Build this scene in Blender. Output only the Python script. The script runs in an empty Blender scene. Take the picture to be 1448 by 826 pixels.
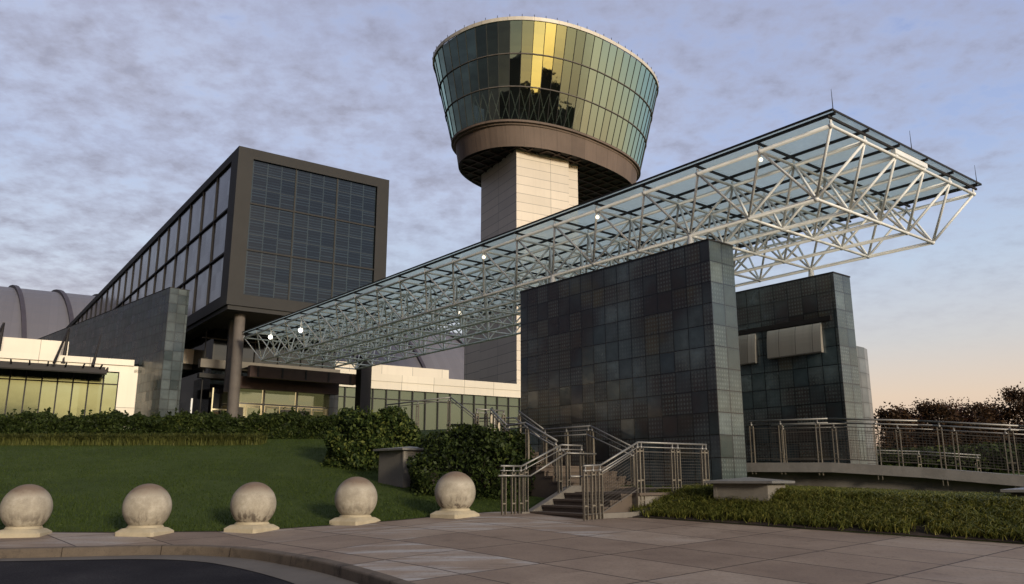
import bpy, math, random
import numpy as np
from mathutils import Vector, Matrix
random.seed(7); rng = np.random.default_rng(7)
SC = bpy.context.scene
COL = SC.collection
R = math.radians

# ------------------------------------------------------------------ materials
def newmat(name):
    m = bpy.data.materials.new(name); m.use_nodes = True
    nt = m.node_tree; b = nt.nodes['Principled BSDF']
    return m, nt, b
def N(nt, t, **k):
    n = nt.nodes.new(t)
    for a, v in k.items():
        if a.startswith('i_'):
            key = a[2:]; key = int(key) if key.isdigit() else key.replace('_', ' ')
            n.inputs[key].default_value = v
        else: setattr(n, a, v)
    return n
def L(nt, a, b): nt.links.new(a, b)
def ramp(nt, fac, stops, interp='LINEAR'):
    r = nt.nodes.new('ShaderNodeValToRGB'); r.color_ramp.interpolation = interp
    e = r.color_ramp.elements
    while len(e) < len(stops): e.new(0.5)
    for i, (p, c) in enumerate(stops):
        e[i].position = p; e[i].color = (*c, 1) if len(c) == 3 else c
    L(nt, fac, r.inputs[0]); return r.outputs[0]
def math_(nt, op, a, b=None, c=None):
    n = nt.nodes.new('ShaderNodeMath'); n.operation = op
    for i, v in enumerate((a, b, c)):
        if v is None: continue
        if isinstance(v, (int, float)): n.inputs[i].default_value = v
        else: L(nt, v, n.inputs[i])
    return n.outputs[0]
def mixc(nt, fac, a, b, mode='MIX'):
    n = nt.nodes.new('ShaderNodeMix'); n.data_type = 'RGBA'; n.blend_type = mode
    if isinstance(fac, (int, float)): n.inputs[0].default_value = fac
    else: L(nt, fac, n.inputs[0])
    for i, v in ((6, a), (7, b)):
        if isinstance(v, tuple): n.inputs[i].default_value = (*v, 1) if len(v) == 3 else v
        else: L(nt, v, n.inputs[i])
    return n.outputs[2]
def noise(nt, vec, scale, detail=4, rough=.55):
    n = nt.nodes.new('ShaderNodeTexNoise'); n.inputs['Scale'].default_value = scale
    n.inputs['Detail'].default_value = detail; n.inputs['Roughness'].default_value = rough
    if vec is not None: L(nt, vec, n.inputs['Vector'])
    return n.outputs['Fac']
def geo_pos(nt): return nt.nodes.new('ShaderNodeNewGeometry').outputs['Position']
def uvv(nt): return nt.nodes.new('ShaderNodeUVMap').outputs[0]
def bump(nt, b, h, strength=.3, dist=.02):
    n = nt.nodes.new('ShaderNodeBump'); n.inputs['Strength'].default_value = strength
    n.inputs['Distance'].default_value = dist
    L(nt, h, n.inputs['Height']); L(nt, n.outputs[0], b.inputs['Normal']); return n

def simple(name, col, rough=.6, metal=0, var=.15, scale=3., bmp=.1):
    m, nt, b = newmat(name)
    p = geo_pos(nt)
    n1 = noise(nt, p, scale, 6, .65)
    c = ramp(nt, n1, [(.3, tuple(x*(1-var) for x in col)), (.7, tuple(min(1, x*(1+var)) for x in col))])
    L(nt, c, b.inputs['Base Color']); b.inputs['Roughness'].default_value = rough
    b.inputs['Metallic'].default_value = metal
    if bmp: bump(nt, b, noise(nt, p, scale*12, 5), bmp, .01)
    return m

def grid_lines(nt, u, v, du, dv, wu, wv):
    """1 on joints of a grid in metres"""
    fu = math_(nt, 'FRACT', math_(nt, 'DIVIDE', u, du)); fv = math_(nt, 'FRACT', math_(nt, 'DIVIDE', v, dv))
    a = math_(nt, 'LESS_THAN', fu, wu/du); c = math_(nt, 'LESS_THAN', fv, wv/dv)
    return math_(nt, 'MAXIMUM', a, c)
def cell(nt, u, v, du, dv, seed=0.):
    cu = math_(nt, 'FLOOR', math_(nt, 'DIVIDE', u, du)); cv = math_(nt, 'FLOOR', math_(nt, 'DIVIDE', v, dv))
    cb = nt.nodes.new('ShaderNodeCombineXYZ'); L(nt, cu, cb.inputs[0]); L(nt, cv, cb.inputs[1]); cb.inputs[2].default_value = seed
    w = nt.nodes.new('ShaderNodeTexWhiteNoise'); w.noise_dimensions = '3D'; L(nt, cb.outputs[0], w.inputs[0])
    return w.outputs['Value'], w.outputs['Color']
def sepuv(nt):
    s = nt.nodes.new('ShaderNodeSeparateXYZ'); L(nt, uvv(nt), s.inputs[0]); return s.outputs[0], s.outputs[1]
def tilt_normal(nt, b, rnd, amt, extra=None):
    g = nt.nodes.new('ShaderNodeNewGeometry')
    s = nt.nodes.new('ShaderNodeVectorMath'); s.operation = 'SUBTRACT'; L(nt, rnd, s.inputs[0]); s.inputs[1].default_value = (.5, .5, .5)
    sc = nt.nodes.new('ShaderNodeVectorMath'); sc.operation = 'SCALE'; L(nt, s.outputs[0], sc.inputs[0]); sc.inputs['Scale'].default_value = amt
    ad = nt.nodes.new('ShaderNodeVectorMath'); ad.operation = 'ADD'; L(nt, g.outputs['Normal'], ad.inputs[0]); L(nt, sc.outputs[0], ad.inputs[1])
    nm = nt.nodes.new('ShaderNodeVectorMath'); nm.operation = 'NORMALIZE'; L(nt, ad.outputs[0], nm.inputs[0])
    out = nm.outputs[0]
    if extra is not None:
        bp = nt.nodes.new('ShaderNodeBump'); bp.inputs['Strength'].default_value = extra[1]; bp.inputs['Distance'].default_value = .01
        L(nt, extra[0], bp.inputs['Height']); L(nt, out, bp.inputs['Normal']); out = bp.outputs[0]
    L(nt, out, b.inputs['Normal'])

def tile_mat(name, du=.485, dv=.53, lo=(.042,.066,.075), hi=(.235,.31,.335), dots=True, refl_blot=0., rr=(.10,.36), tilt=.07, spec=.8, blur=.30):
    m, nt, b = newmat(name)
    u, v = sepuv(nt)
    val, colr = cell(nt, u, v, du, dv)
    big = noise(nt, uvv(nt), .55, 5, .6)
    mix = math_(nt, 'ADD', math_(nt, 'MULTIPLY', val, .21), math_(nt, 'MULTIPLY', big, .79))
    c = ramp(nt, mix, [(.28, lo), (.5, tuple((a+b_)/2.6 for a, b_ in zip(lo, hi))), (.74, hi)])
    sm_ = noise(nt, uvv(nt), 4.5, 5, .7); c = mixc(nt, ramp(nt, sm_, [(.45, (0, 0, 0)), (.75, (.55,)*3)]), c, lo)
    if refl_blot:
        bn = noise(nt, uvv(nt), .30, 3, .5)
        fac = ramp(nt, math_(nt, 'ADD', bn, math_(nt, 'MULTIPLY', val, .12)), [(.46, (0, 0, 0)), (.60, (refl_blot,)*3)])
        c = mixc(nt, fac, c, (.042, .028, .026))  # brown patches paint a dark reflection into the tile colour
        yf = ramp(nt, math_(nt, 'ADD', noise(nt, uvv(nt), .5, 2), math_(nt, 'MULTIPLY', val, .2)), [(.70, (0, 0, 0)), (.80, (.5,)*3)]); c = mixc(nt, yf, c, (.12, .10, .05))  # yellowish parts of the same painted reflection
    if dots:
        fu = math_(nt, 'FRACT', math_(nt, 'DIVIDE', u, du/5)); fv = math_(nt, 'FRACT', math_(nt, 'DIVIDE', v, dv/5))
        d = math_(nt, 'ADD', math_(nt, 'POWER', math_(nt, 'SUBTRACT', fu, .5), 2), math_(nt, 'POWER', math_(nt, 'SUBTRACT', fv, .5), 2))
        dm = math_(nt, 'LESS_THAN', d, .075)
        dm = math_(nt, 'MULTIPLY', dm, ramp(nt, math_(nt, 'ADD', math_(nt, 'MULTIPLY', val, .5), math_(nt, 'MULTIPLY', big, .6)), [(.40, (0, 0, 0)), (.62, (.6,)*3)]))
        c = mixc(nt, dm, c, (.17, .21, .205))
    eu = math_(nt, 'ABSOLUTE', math_(nt, 'SUBTRACT', math_(nt, 'FRACT', math_(nt, 'DIVIDE', u, du)), .5)); ev = math_(nt, 'ABSOLUTE', math_(nt, 'SUBTRACT', math_(nt, 'FRACT', math_(nt, 'DIVIDE', v, dv)), .5))
    ed = ramp(nt, math_(nt, 'ADD', math_(nt, 'MAXIMUM', eu, ev), math_(nt, 'MULTIPLY', noise(nt, uvv(nt), 2.2, 3), .25)), [(.42, (0, 0, 0)), (.70, (.5,)*3)])
    c = mixc(nt, ed, c, tuple(x*.55 for x in lo))
    gl = grid_lines(nt, u, v, du, dv, .018, .018)
    c = mixc(nt, gl, c, (.006, .007, .008))
    L(nt, c, b.inputs['Base Color'])
    b.inputs['Metallic'].default_value = .2
    ro = ramp(nt, math_(nt, 'ADD', math_(nt, 'MULTIPLY', val, .5), math_(nt, 'MULTIPLY', noise(nt, uvv(nt), 2.5, 4), .5)), [(.25, (rr[0],)*3), (.8, (rr[1],)*3)])
    L(nt, ro, b.inputs['Roughness'])
    b.inputs['Specular IOR Level'].default_value = spec; b.inputs['Coat Weight'].default_value = .35; b.inputs['Coat Roughness'].default_value = .10
    tilt_normal(nt, b, colr, tilt, (noise(nt, uvv(nt), 3.2, 3), blur))
    return m

M = {}
M['tile'] = tile_mat('slate_glass_tile', refl_blot=.82); M['tile_end'] = tile_mat('slate_glass_tile_end', lo=(.035,.052,.052), hi=(.14,.18,.17), refl_blot=0, rr=(.12,.36))
M['tile_fine'] = tile_mat('fine_slate_tile', lo=(.026,.040,.044), hi=(.115,.15,.16), dots=False, rr=(.22,.5))
M['tile_pale'] = tile_mat('pale_tile', lo=(.10,.12,.125), hi=(.26,.28,.28), dots=False, rr=(.3,.5))
M['frame'] = simple('bronze_grey_panel', (.030,.029,.028), .6, 0, .12, .6, .04); M['frame'].node_tree.nodes['Principled BSDF'].inputs['Specular IOR Level'].default_value = .25
M['brown'] = simple('brown_steel', (.075,.045,.038), .55, .3, .2, 1.2, .05)
M['concol'] = simple('column_concrete', (.13,.112,.10), .75, 0, .18, 2.5, .2)
M['dark'] = simple('dark_metal', (.014,.012,.013), .65, 0, .2, 3, .05)
M['white_steel'] = simple('white_painted_steel', (.84,.85,.83), .4, 0, .1, 2, .02)
M['steel'] = simple('brushed_steel', (.30,.29,.27), .5, .6, .15, 5, .05); M['wire'] = simple('wire_mesh', (.10,.09,.08), .6, .3, .2, 6, 0)
M['steel_dull'] = simple('railing_post_steel', (.24,.21,.165), .5, .5, .2, 6, .05)
M['soil'] = simple('soil', (.03,.02,.014), .95, 0, .4, 8, .6)
M['bark'] = simple('bark', (.05,.038,.03), .9, 0, .3, 10, .5)

def stone(name, col, stain=(.12,.10,.08), amt=.6, scale=1.2, rough=.8, speck=.25):
    m, nt, b = newmat(name)
    p = geo_pos(nt)
    n1 = noise(nt, p, scale, 8, .65); n2 = noise(nt, p, scale*14, 4, .6)
    c = ramp(nt, n1, [(.3, tuple(x*.78 for x in col)), (.6, col), (.8, tuple(x*1.12 for x in col))])
    c = mixc(nt, ramp(nt, n2, [(.55, (0,0,0)), (.75, (speck,)*3)]), c, stain)
    st = noise(nt, p, scale*.6, 5, .7)
    c = mixc(nt, ramp(nt, st, [(.52, (0,0,0)), (.72, (amt,)*3)]), c, stain)
    L(nt, c, b.inputs['Base Color']); b.inputs['Roughness'].default_value = rough
    bump(nt, b, n2, .35, .01); return m
M['concrete'] = stone('weathered_concrete', (.21,.19,.163), (.09,.075,.06))
M['slab_top'] = stone('bridge_concrete', (.25,.235,.22), (.12,.105,.09), .5, 2.2)
M['kerb'] = stone('kerb_stone', (.13,.10,.072), (.03,.022,.015), .9, 3., speck=.5)
M['gutter'] = stone('gutter_concrete', (.135,.118,.098), (.10,.085,.07), .6, 1.5)
M['step'] = stone('step_stone', (.125,.095,.073), (.10,.075,.055), .5, 1.5)

def pave_mat():
    m, nt, b = newmat('paving_slabs')
    s = nt.nodes.new('ShaderNodeSeparateXYZ')
    mp = nt.nodes.new('ShaderNodeMapping'); mp.inputs['Rotation'].default_value = (0, 0, R(-40.5))
    g = geo_pos(nt); L(nt, g, mp.inputs[0]); L(nt, mp.outputs[0], s.inputs[0])
    u = math_(nt, 'ADD', s.outputs[0], 50.4); v = math_(nt, 'ADD', s.outputs[1], 50.35)
    val, _ = cell(nt, u, v, 1.32, 1.78)
    n1 = noise(nt, g, .8, 8, .65); n2 = noise(nt, g, 22, 4, .6)
    mx = math_(nt, 'ADD', math_(nt, 'MULTIPLY', n1, .72), math_(nt, 'MULTIPLY', val, .28))
    c = ramp(nt, mx, [(.25, (.18,.128,.094)), (.48, (.26,.195,.145)), (.62, (.32,.25,.19)), (.78, (.40,.335,.275))])
    # bleached streaks on a few slabs
    mp2 = nt.nodes.new('ShaderNodeMapping'); mp2.inputs['Rotation'].default_value = (0, 0, R(-75)); mp2.inputs['Scale'].default_value = (.5, 2.6, 1)
    L(nt, g, mp2.inputs[0])
    stn = noise(nt, mp2.outputs[0], .9, 6, .6)
    sm = math_(nt, 'MULTIPLY', ramp(nt, stn, [(.47, (0,0,0)), (.62, (1,1,1))]), ramp(nt, val, [(.50, (0,0,0)), (.60, (.85,)*3)]))
    sg = nt.nodes.new('ShaderNodeSeparateXYZ'); L(nt, g, sg.inputs[0])
    sm = math_(nt, 'MULTIPLY', sm, ramp(nt, math_(nt, 'MULTIPLY', math_(nt, 'ADD', sg.outputs[0], 8.), .1), [(.2, (.4,)*3), (.55, (1,)*3), (.9, (1,)*3), (1., (.12,)*3)]))
    c = mixc(nt, sm, c, (.44,.42,.40))
    c = mixc(nt, ramp(nt, n2, [(.52, (0,0,0)), (.75, (.45,)*3)]), c, (.08,.06,.045))
    n3 = noise(nt, g, 140, 2, .7); c = mixc(nt, ramp(nt, n3, [(.5, (0,0,0)), (.8, (.35,)*3)]), c, (.42,.36,.29))
    bl = noise(nt, g, 2.2, 6, .75); c = mixc(nt, ramp(nt, bl, [(.56, (0,0,0)), (.72, (.5,)*3)]), c, (.10,.07,.05))
    # joints, slightly wavering
    wv = math_(nt, 'MULTIPLY', math_(nt, 'SUBTRACT', noise(nt, g, 3, 3), .5), .02)
    gl = grid_lines(nt, math_(nt, 'ADD', u, wv), math_(nt, 'ADD', v, wv), 1.32, 1.78, .03, .03)
    c = mixc(nt, math_(nt, 'MULTIPLY', gl, .9), c, (.035,.025,.02))
    L(nt, c, b.inputs['Base Color'])
    L(nt, ramp(nt, n1, [(.3, (.62,)*3), (.7, (.82,)*3)]), b.inputs['Roughness']); b.inputs['Specular IOR Level'].default_value = .25
    h = math_(nt, 'SUBTRACT', math_(nt, 'MULTIPLY', n2, .4), gl)
    bump(nt, b, h, .5, .012); return m
M['pave'] = pave_mat()
def asphalt():
    m, nt, b = newmat('asphalt'); g = geo_pos(nt)
    n1 = noise(nt, g, 90, 3, .7); n2 = noise(nt, g, .7, 5)
    n4 = noise(nt, g, 34, 3, .8); c = ramp(nt, math_(nt, 'ADD', math_(nt, 'MULTIPLY', math_(nt, 'ADD', n1, n4), .35), math_(nt, 'MULTIPLY', n2, .3)), [(.38, (.009,.009,.012)), (.5, (.022,.021,.025)), (.64, (.055,.053,.055))])
    L(nt, c, b.inputs['Base Color']); b.inputs['Roughness'].default_value = .9; b.inputs['Specular IOR Level'].default_value = .1
    bump(nt, b, n1, .6, .01); return m
M['asphalt'] = asphalt()
def lawn_mat(name, a, b_, c_):
    m, nt, b = newmat(name); g = geo_pos(nt)
    n1 = noise(nt, g, .35, 6, .6); n2 = noise(nt, g, 9, 5, .7); n3 = noise(nt, g, 60, 3, .7)
    n5 = noise(nt, g, 1.6, 5, .7)
    f = math_(nt, 'ADD', math_(nt, 'ADD', math_(nt, 'MULTIPLY', n1, .3), math_(nt, 'MULTIPLY', n5, .35)), math_(nt, 'ADD', math_(nt, 'MULTIPLY', n2, .2), math_(nt, 'MULTIPLY', n3, .15)))
    L(nt, ramp(nt, f, [(.35, a), (.5, b_), (.66, c_)]), b.inputs['Base Color']); b.inputs['Roughness'].default_value = .9
    b.inputs['Specular IOR Level'].default_value = .2
    bump(nt, b, math_(nt, 'ADD', n2, n3), .8, .05); return m
M['lawn'] = lawn_mat('lawn_grass', (.032,.050,.010), (.056,.084,.017), (.092,.125,.030))
M['earth'] = lawn_mat('dark_turf', (.008,.011,.005), (.013,.018,.008), (.02,.026,.012)); M['earth'].node_tree.nodes['Principled BSDF'].inputs['Specular IOR Level'].default_value = 0.

def leaf_mat(name, stops, trans=.25, rough=.5):
    m, nt, b = newmat(name)
    g = nt.nodes.new('ShaderNodeNewGeometry')
    big = noise(nt, g.outputs['Position'], .9, 6, .7)
    f = math_(nt, 'ADD', math_(nt, 'MULTIPLY', g.outputs['Random Per Island'], .5), math_(nt, 'MULTIPLY', big, .5))
    c = ramp(nt, f, stops)
    L(nt, c, b.inputs['Base Color']); b.inputs['Roughness'].default_value = rough
    b.inputs['Specular IOR Level'].default_value = .12
    tr = nt.nodes.new('ShaderNodeBsdfTranslucent'); L(nt, c, tr.inputs[0])
    mx = nt.nodes.new('ShaderNodeMixShader'); mx.inputs[0].default_value = trans
    L(nt, b.outputs[0], mx.inputs[1]); L(nt, tr.outputs[0], mx.inputs[2])
    L(nt, mx.outputs[0], nt.nodes['Material Output'].inputs[0]); return m
M['leaf_dark'] = leaf_mat('hedge_leaf', [(.25, (.009,.015,.005)), (.5, (.026,.040,.011)), (.7, (.050,.070,.018)), (.88, (.11,.12,.03))], .15)
M['leaf_holly'] = leaf_mat('shrub_leaf', [(.2, (.010,.020,.007)), (.45, (.032,.052,.014)), (.62, (.080,.110,.028)), (.82, (.19,.205,.05))])
M['leaf_yellow'] = leaf_mat('yellow_grass', [(.2, (.055,.065,.02)), (.6, (.12,.13,.038)), (.9, (.19,.19,.06))])
M['liriope'] = leaf_mat('border_grass_blade', [(.15, (.045,.058,.013)), (.38, (.11,.13,.028)), (.6, (.21,.215,.05)), (.9, (.38,.32,.09))])
M['blade'] = leaf_mat('lawn_blade', [(.15, (.034,.055,.011)), (.55, (.068,.102,.020)), (.95, (.13,.165,.038))])
M['autumn'] = leaf_mat('autumn_leaf', [(.2, (.05,.020,.014)), (.55, (.105,.038,.024)), (.9, (.17,.065,.034))])
M['autumn_dull'] = leaf_mat('dull_autumn_leaf', [(.2, (.028,.018,.010)), (.55, (.06,.034,.018)), (.9, (.10,.06,.03))])
M['woods'] = leaf_mat('wood_leaf', [(.2, (.004,.004,.003)), (.9, (.014,.011,.006))], .05)

def panel_mat(name, col, du, dv, jw=.03, var=.06, jcol=None, rough=.5, metal=.1, stain=.15):
    m, nt, b = newmat(name); u, v = sepuv(nt)
    val, colr = cell(nt, u, v, du, dv)
    n1 = noise(nt, geo_pos(nt), .35, 6, .6)
    f = math_(nt, 'ADD', math_(nt, 'MULTIPLY', val, .4), math_(nt, 'MULTIPLY', n1, .6))
    c = ramp(nt, f, [(.3, tuple(x*(1-var-stain*.4) for x in col)), (.6, col), (.8, tuple(min(.9, x*(1+var)) for x in col))])
    # rain streaks running down
    mp = nt.nodes.new('ShaderNodeMapping'); mp.inputs['Scale'].default_value = (3.5, .12, 1); L(nt, uvv(nt), mp.inputs[0])
    sk = noise(nt, mp.outputs[0], 1., 6, .6)
    c = mixc(nt, ramp(nt, sk, [(.5, (0,0,0)), (.75, (stain,)*3)]), c, tuple(x*.55 for x in col))
    c = mixc(nt, grid_lines(nt, u, v, du, dv, jw, jw), c, jcol or tuple(x*.35 for x in col))
    L(nt, c, b.inputs['Base Color']); b.inputs['Roughness'].default_value = rough; b.inputs['Metallic'].default_value = metal
    tilt_normal(nt, b, colr, .012); return m
M['cream'] = panel_mat('cream_panel', (.66,.59,.49), 4.6, .98, .045)
M['cream_left'] = panel_mat('cream_panel_side', (.66,.59,.49), 4.1, 1.15, .05)
M['fascia'] = panel_mat('cream_fascia', (.70,.645,.54), 2.5, 5., .03)
M['band'] = panel_mat('brown_concrete_band', (.17,.125,.098), 2.2, 9., .03, .12, stain=.45, rough=.75)
M['vault'] = panel_mat('vault_sheet', (.165,.16,.178), 1.2, 200, .12, .03, jcol=(.15,.146,.163), stain=.1, rough=.55)
M['bark_rib'] = simple('vault_rib_paint', (.06,.052,.065), .6, .1, .1, 1, 0)

def glass_reflective(name, tint, dif, rough=.06, tr=0., seed=0, tilt=.006, du=1., dv=1., facing=.55, dirt=.15, tvar=.25):
    """coated curtain-wall glass: mirror coat over a dark body, part see-through"""
    m, nt, b = newmat(name); nt.nodes.remove(b)
    u, v = sepuv(nt); val, colr = cell(nt, u, v, du, dv, seed)
    oi = nt.nodes.new('ShaderNodeObjectInfo')
    g = nt.nodes.new('ShaderNodeNewGeometry')
    gl = nt.nodes.new('ShaderNodeBsdfGlossy'); gl.inputs['Roughness'].default_value = rough
    vv = math_(nt, 'ADD', math_(nt, 'MULTIPLY', val, tvar*.6), math_(nt, 'MULTIPLY', oi.outputs['Random'], tvar))
    t2 = mixc(nt, vv, tint, tuple(x*.45 for x in tint))
    L(nt, t2, gl.inputs[0])
    rnd = nt.nodes.new('ShaderNodeVectorMath'); rnd.operation = 'SUBTRACT'; L(nt, colr, rnd.inputs[0]); rnd.inputs[1].default_value = (.5,.5,.5)
    sc = nt.nodes.new('ShaderNodeVectorMath'); sc.operation = 'SCALE'; L(nt, rnd.outputs[0], sc.inputs[0]); sc.inputs['Scale'].default_value = tilt
    ad = nt.nodes.new('ShaderNodeVectorMath'); ad.operation = 'ADD'; L(nt, g.outputs['Normal'], ad.inputs[0]); L(nt, sc.outputs[0], ad.inputs[1])
    bp = nt.nodes.new('ShaderNodeBump'); bp.inputs['Strength'].default_value = .05; bp.inputs['Distance'].default_value = .05
    L(nt, noise(nt, uvv(nt), .8, 2), bp.inputs['Height']); L(nt, ad.outputs[0], bp.inputs['Normal'])
    L(nt, bp.outputs[0], gl.inputs['Normal'])
    df = nt.nodes.new('ShaderNodeBsdfDiffuse'); df.inputs[0].default_value = (*dif, 1)
    body = df.outputs[0]
    if tr:
        tp = nt.nodes.new('ShaderNodeBsdfTransparent'); tp.inputs[0].default_value = (.6,.68,.62, 1)
        mx = nt.nodes.new('ShaderNodeMixShader'); mx.inputs[0].default_value = tr
        L(nt, body, mx.inputs[1]); L(nt, tp.outputs[0], mx.inputs[2]); body = mx.outputs[0]
    lw = nt.nodes.new('ShaderNodeLayerWeight'); lw.inputs[0].default_value = .35
    fac = math_(nt, 'ADD', math_(nt, 'MULTIPLY', lw.outputs['Fresnel'], 1-facing), facing)
    fac = math_(nt, 'SUBTRACT', fac, math_(nt, 'MULTIPLY', noise(nt, geo_pos(nt), .6, 5), dirt))
    mx = nt.nodes.new('ShaderNodeMixShader'); L(nt, fac, mx.inputs[0]); L(nt, body, mx.inputs[1]); L(nt, gl.outputs[0], mx.inputs[2])
    L(nt, mx.outputs[0], nt.nodes['Material Output'].inputs[0]); return m
M['cab_glass'] = glass_reflective('cab_glass', (.44,.57,.46), (.012,.013,.012), .02, .6, 1, .018, 1.3, 50, .45, .04, .13)
M['curtain'] = glass_reflective('curtain_glass', (.23,.31,.27), (.04,.05,.035), .10, 0, 2, .012, .95, 3.2, .42, .12)
M['entry_glass'] = glass_reflective('entry_glass', (.50,.54,.44), (.05,.05,.04), .05, .75, 3, .01, 1.4, 1.4, .35, .1)
M['dark_glass'] = glass_reflective('dark_glass', (.35,.38,.40), (.006,.006,.008), .06, 0, 4, .02, 1.5, 1.2, .2, .1)

def louvre_glass(name, tint, dif, side=False):
    m, nt, b = newmat(name); u, v = sepuv(nt)
    val, colr = cell(nt, u, v, .83, .9)
    val2, _ = cell(nt, u, v, .83, .16, 5.)
    b.inputs['Roughness'].default_value = .14; b.inputs['Specular IOR Level'].default_value = .5; b.inputs['IOR'].default_value = 1.45
    if not side:
        fv = math_(nt, 'FRACT', math_(nt, 'DIVIDE', v, .16)); ln = math_(nt, 'LESS_THAN', fv, .38)
        big = noise(nt, uvv(nt), .33, 4)
        br = ramp(nt, math_(nt, 'ADD', math_(nt, 'MULTIPLY', val2, .35), math_(nt, 'MULTIPLY', big, .8)), [(.4, (.25,)*3), (.66, (1,)*3)])
        c = mixc(nt, math_(nt, 'MULTIPLY', ln, br), dif, tint)
        fu = math_(nt, 'FRACT', math_(nt, 'DIVIDE', u, .83)); vl = math_(nt, 'LESS_THAN', fu, .075)
        c = mixc(nt, vl, c, (.03,.045,.055))
        fv2 = math_(nt, 'FRACT', math_(nt, 'DIVIDE', v, .9)); c = mixc(nt, math_(nt, 'LESS_THAN', fv2, .05), c, (.035,.045,.05))
    else:
        c = ramp(nt, noise(nt, uvv(nt), .5, 5), [(.3, dif), (.7, tint)])
        fv2 = math_(nt, 'FRACT', math_(nt, 'DIVIDE', v, .9)); c = mixc(nt, math_(nt, 'LESS_THAN', fv2, .03), c, (.02,.02,.03))
    L(nt, c, b.inputs['Base Color'])
    tilt_normal(nt, b, colr, .03, (noise(nt, uvv(nt), 1.5, 3), .15))
    return m
M['front_glass'] = louvre_glass('louvred_glass', (.022,.038,.056), (.005,.010,.018))
M['side_glass'] = louvre_glass('side_glass', (.05,.045,.06), (.015,.014,.02), True)
M['side_glass'].node_tree.nodes['Principled BSDF'].inputs['IOR'].default_value = 2.6

def canopy_glass():
    m, nt, b = newmat('canopy_glass'); nt.nodes.remove(b)
    g = geo_pos(nt); n1 = noise(nt, g, .7, 6, .65)
    tp = nt.nodes.new('ShaderNodeBsdfTransparent'); tp.inputs[0].default_value = (.93,.99,.97, 1)
    df = nt.nodes.new('ShaderNodeBsdfDiffuse'); L(nt, ramp(nt, n1, [(.3, (.55,.62,.61)), (.7, (.72,.79,.78))]), df.inputs[0])
    tl = nt.nodes.new('ShaderNodeBsdfTranslucent'); tl.inputs[0].default_value = (.86,.95,.93, 1)
    gl = nt.nodes.new('ShaderNodeBsdfGlossy'); gl.inputs['Roughness'].default_value = .08; gl.inputs[0].default_value = (.7,.8,.8,1)
    a = nt.nodes.new('ShaderNodeMixShader'); a.inputs[0].default_value = .72; L(nt, df.outputs[0], a.inputs[1]); L(nt, tl.outputs[0], a.inputs[2])
    b2 = nt.nodes.new('ShaderNodeMixShader'); L(nt, ramp(nt, n1, [(.35, (.25,)*3), (.7, (.58,)*3)]), b2.inputs[0]); L(nt, a.outputs[0], b2.inputs[1]); L(nt, tp.outputs[0], b2.inputs[2])
    lw = nt.nodes.new('ShaderNodeLayerWeight'); lw.inputs[0].default_value = .12
    c = nt.nodes.new('ShaderNodeMixShader'); L(nt, math_(nt, 'MULTIPLY', lw.outputs['Fresnel'], .35), c.inputs[0]); L(nt, b2.outputs[0], c.inputs[1]); L(nt, gl.outputs[0], c.inputs[2])
    L(nt, c.outputs[0], nt.nodes['Material Output'].inputs[0]); return m
M['canopy'] = canopy_glass()
def emit(name, col, s, base=(.8,.8,.8)):
    m, nt, b = newmat(name); b.inputs['Base Color'].default_value = (*base, 1)
    b.inputs['Emission Color'].default_value = (*col, 1); b.inputs['Emission Strength'].default_value = s; return m
M['lamp_on'] = emit('lamp_lit', (1, .96, .86), 2.5)
M['lamp_dim'] = emit('lamp_weak', (1, .85, .6), 1.6)
M['lit_room'] = emit('lit_lobby', (1, .74, .36), .55, (.5,.42,.26))
M['lit_frame'] = simple('door_frame_cream', (.88,.80,.52), .4, .1, .08, 3, 0)
M['soffit'] = panel_mat('coffered_soffit', (.035,.03,.03), 1.5, 1.5, .35, .2, jcol=(.012,.01,.011), stain=.1, rough=.7)

def bollard_mat():
    m, nt, b = newmat('bollard_stone')
    tc = nt.nodes.new('ShaderNodeTexCoord'); oi = nt.nodes.new('ShaderNodeObjectInfo')
    g = geo_pos(nt); s = nt.nodes.new('ShaderNodeSeparateXYZ'); L(nt, tc.outputs['Object'], s.inputs[0])
    z = s.outputs[2]
    n1 = noise(nt, g, 4.5, 8, .7); n2 = noise(nt, g, 55, 5, .7)
    c = ramp(nt, n1, [(.3, (.28,.245,.19)), (.5, (.39,.345,.27)), (.7, (.52,.47,.38))])
    # brown cap of dirt on top
    top = math_(nt, 'ADD', z, math_(nt, 'MULTIPLY', n1, .3))
    c = mixc(nt, ramp(nt, top, [(.86, (0,0,0)), (1.02, (.9,)*3)]), c, (.17,.115,.075))
    # dark runs low on the ball
    mp = nt.nodes.new('ShaderNodeMapping'); mp.inputs['Scale'].default_value = (9, 9, .9); L(nt, g, mp.inputs[0])
    run = noise(nt, mp.outputs[0], 1.2, 4, .6)
    band = ramp(nt, z, [(.12, (0,0,0)), (.2, (1,1,1)), (.3, (.9,)*3), (.48, (0,0,0))])
    msk = math_(nt, 'MULTIPLY', ramp(nt, run, [(.48, (0,0,0)), (.60, (.95,)*3)]), band)
    msk = math_(nt, 'MULTIPLY', msk, math_(nt, 'ADD', .35, math_(nt, 'MULTIPLY', oi.outputs['Random'], .65)))
    c = mixc(nt, msk, c, (.09,.07,.055))
    c = mixc(nt, ramp(nt, n2, [(.52, (0,0,0)), (.70, (.45,)*3)]), c, (.20,.16,.12))
    L(nt, c, b.inputs['Base Color']); b.inputs['Roughness'].default_value = .75
    bump(nt, b, n2, .3, .006); return m
M['bollard'] = bollard_mat()
M['plinth'] = stone('plinth_stone', (.50,.43,.30), (.35,.27,.17), .4, 3.)

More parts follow.
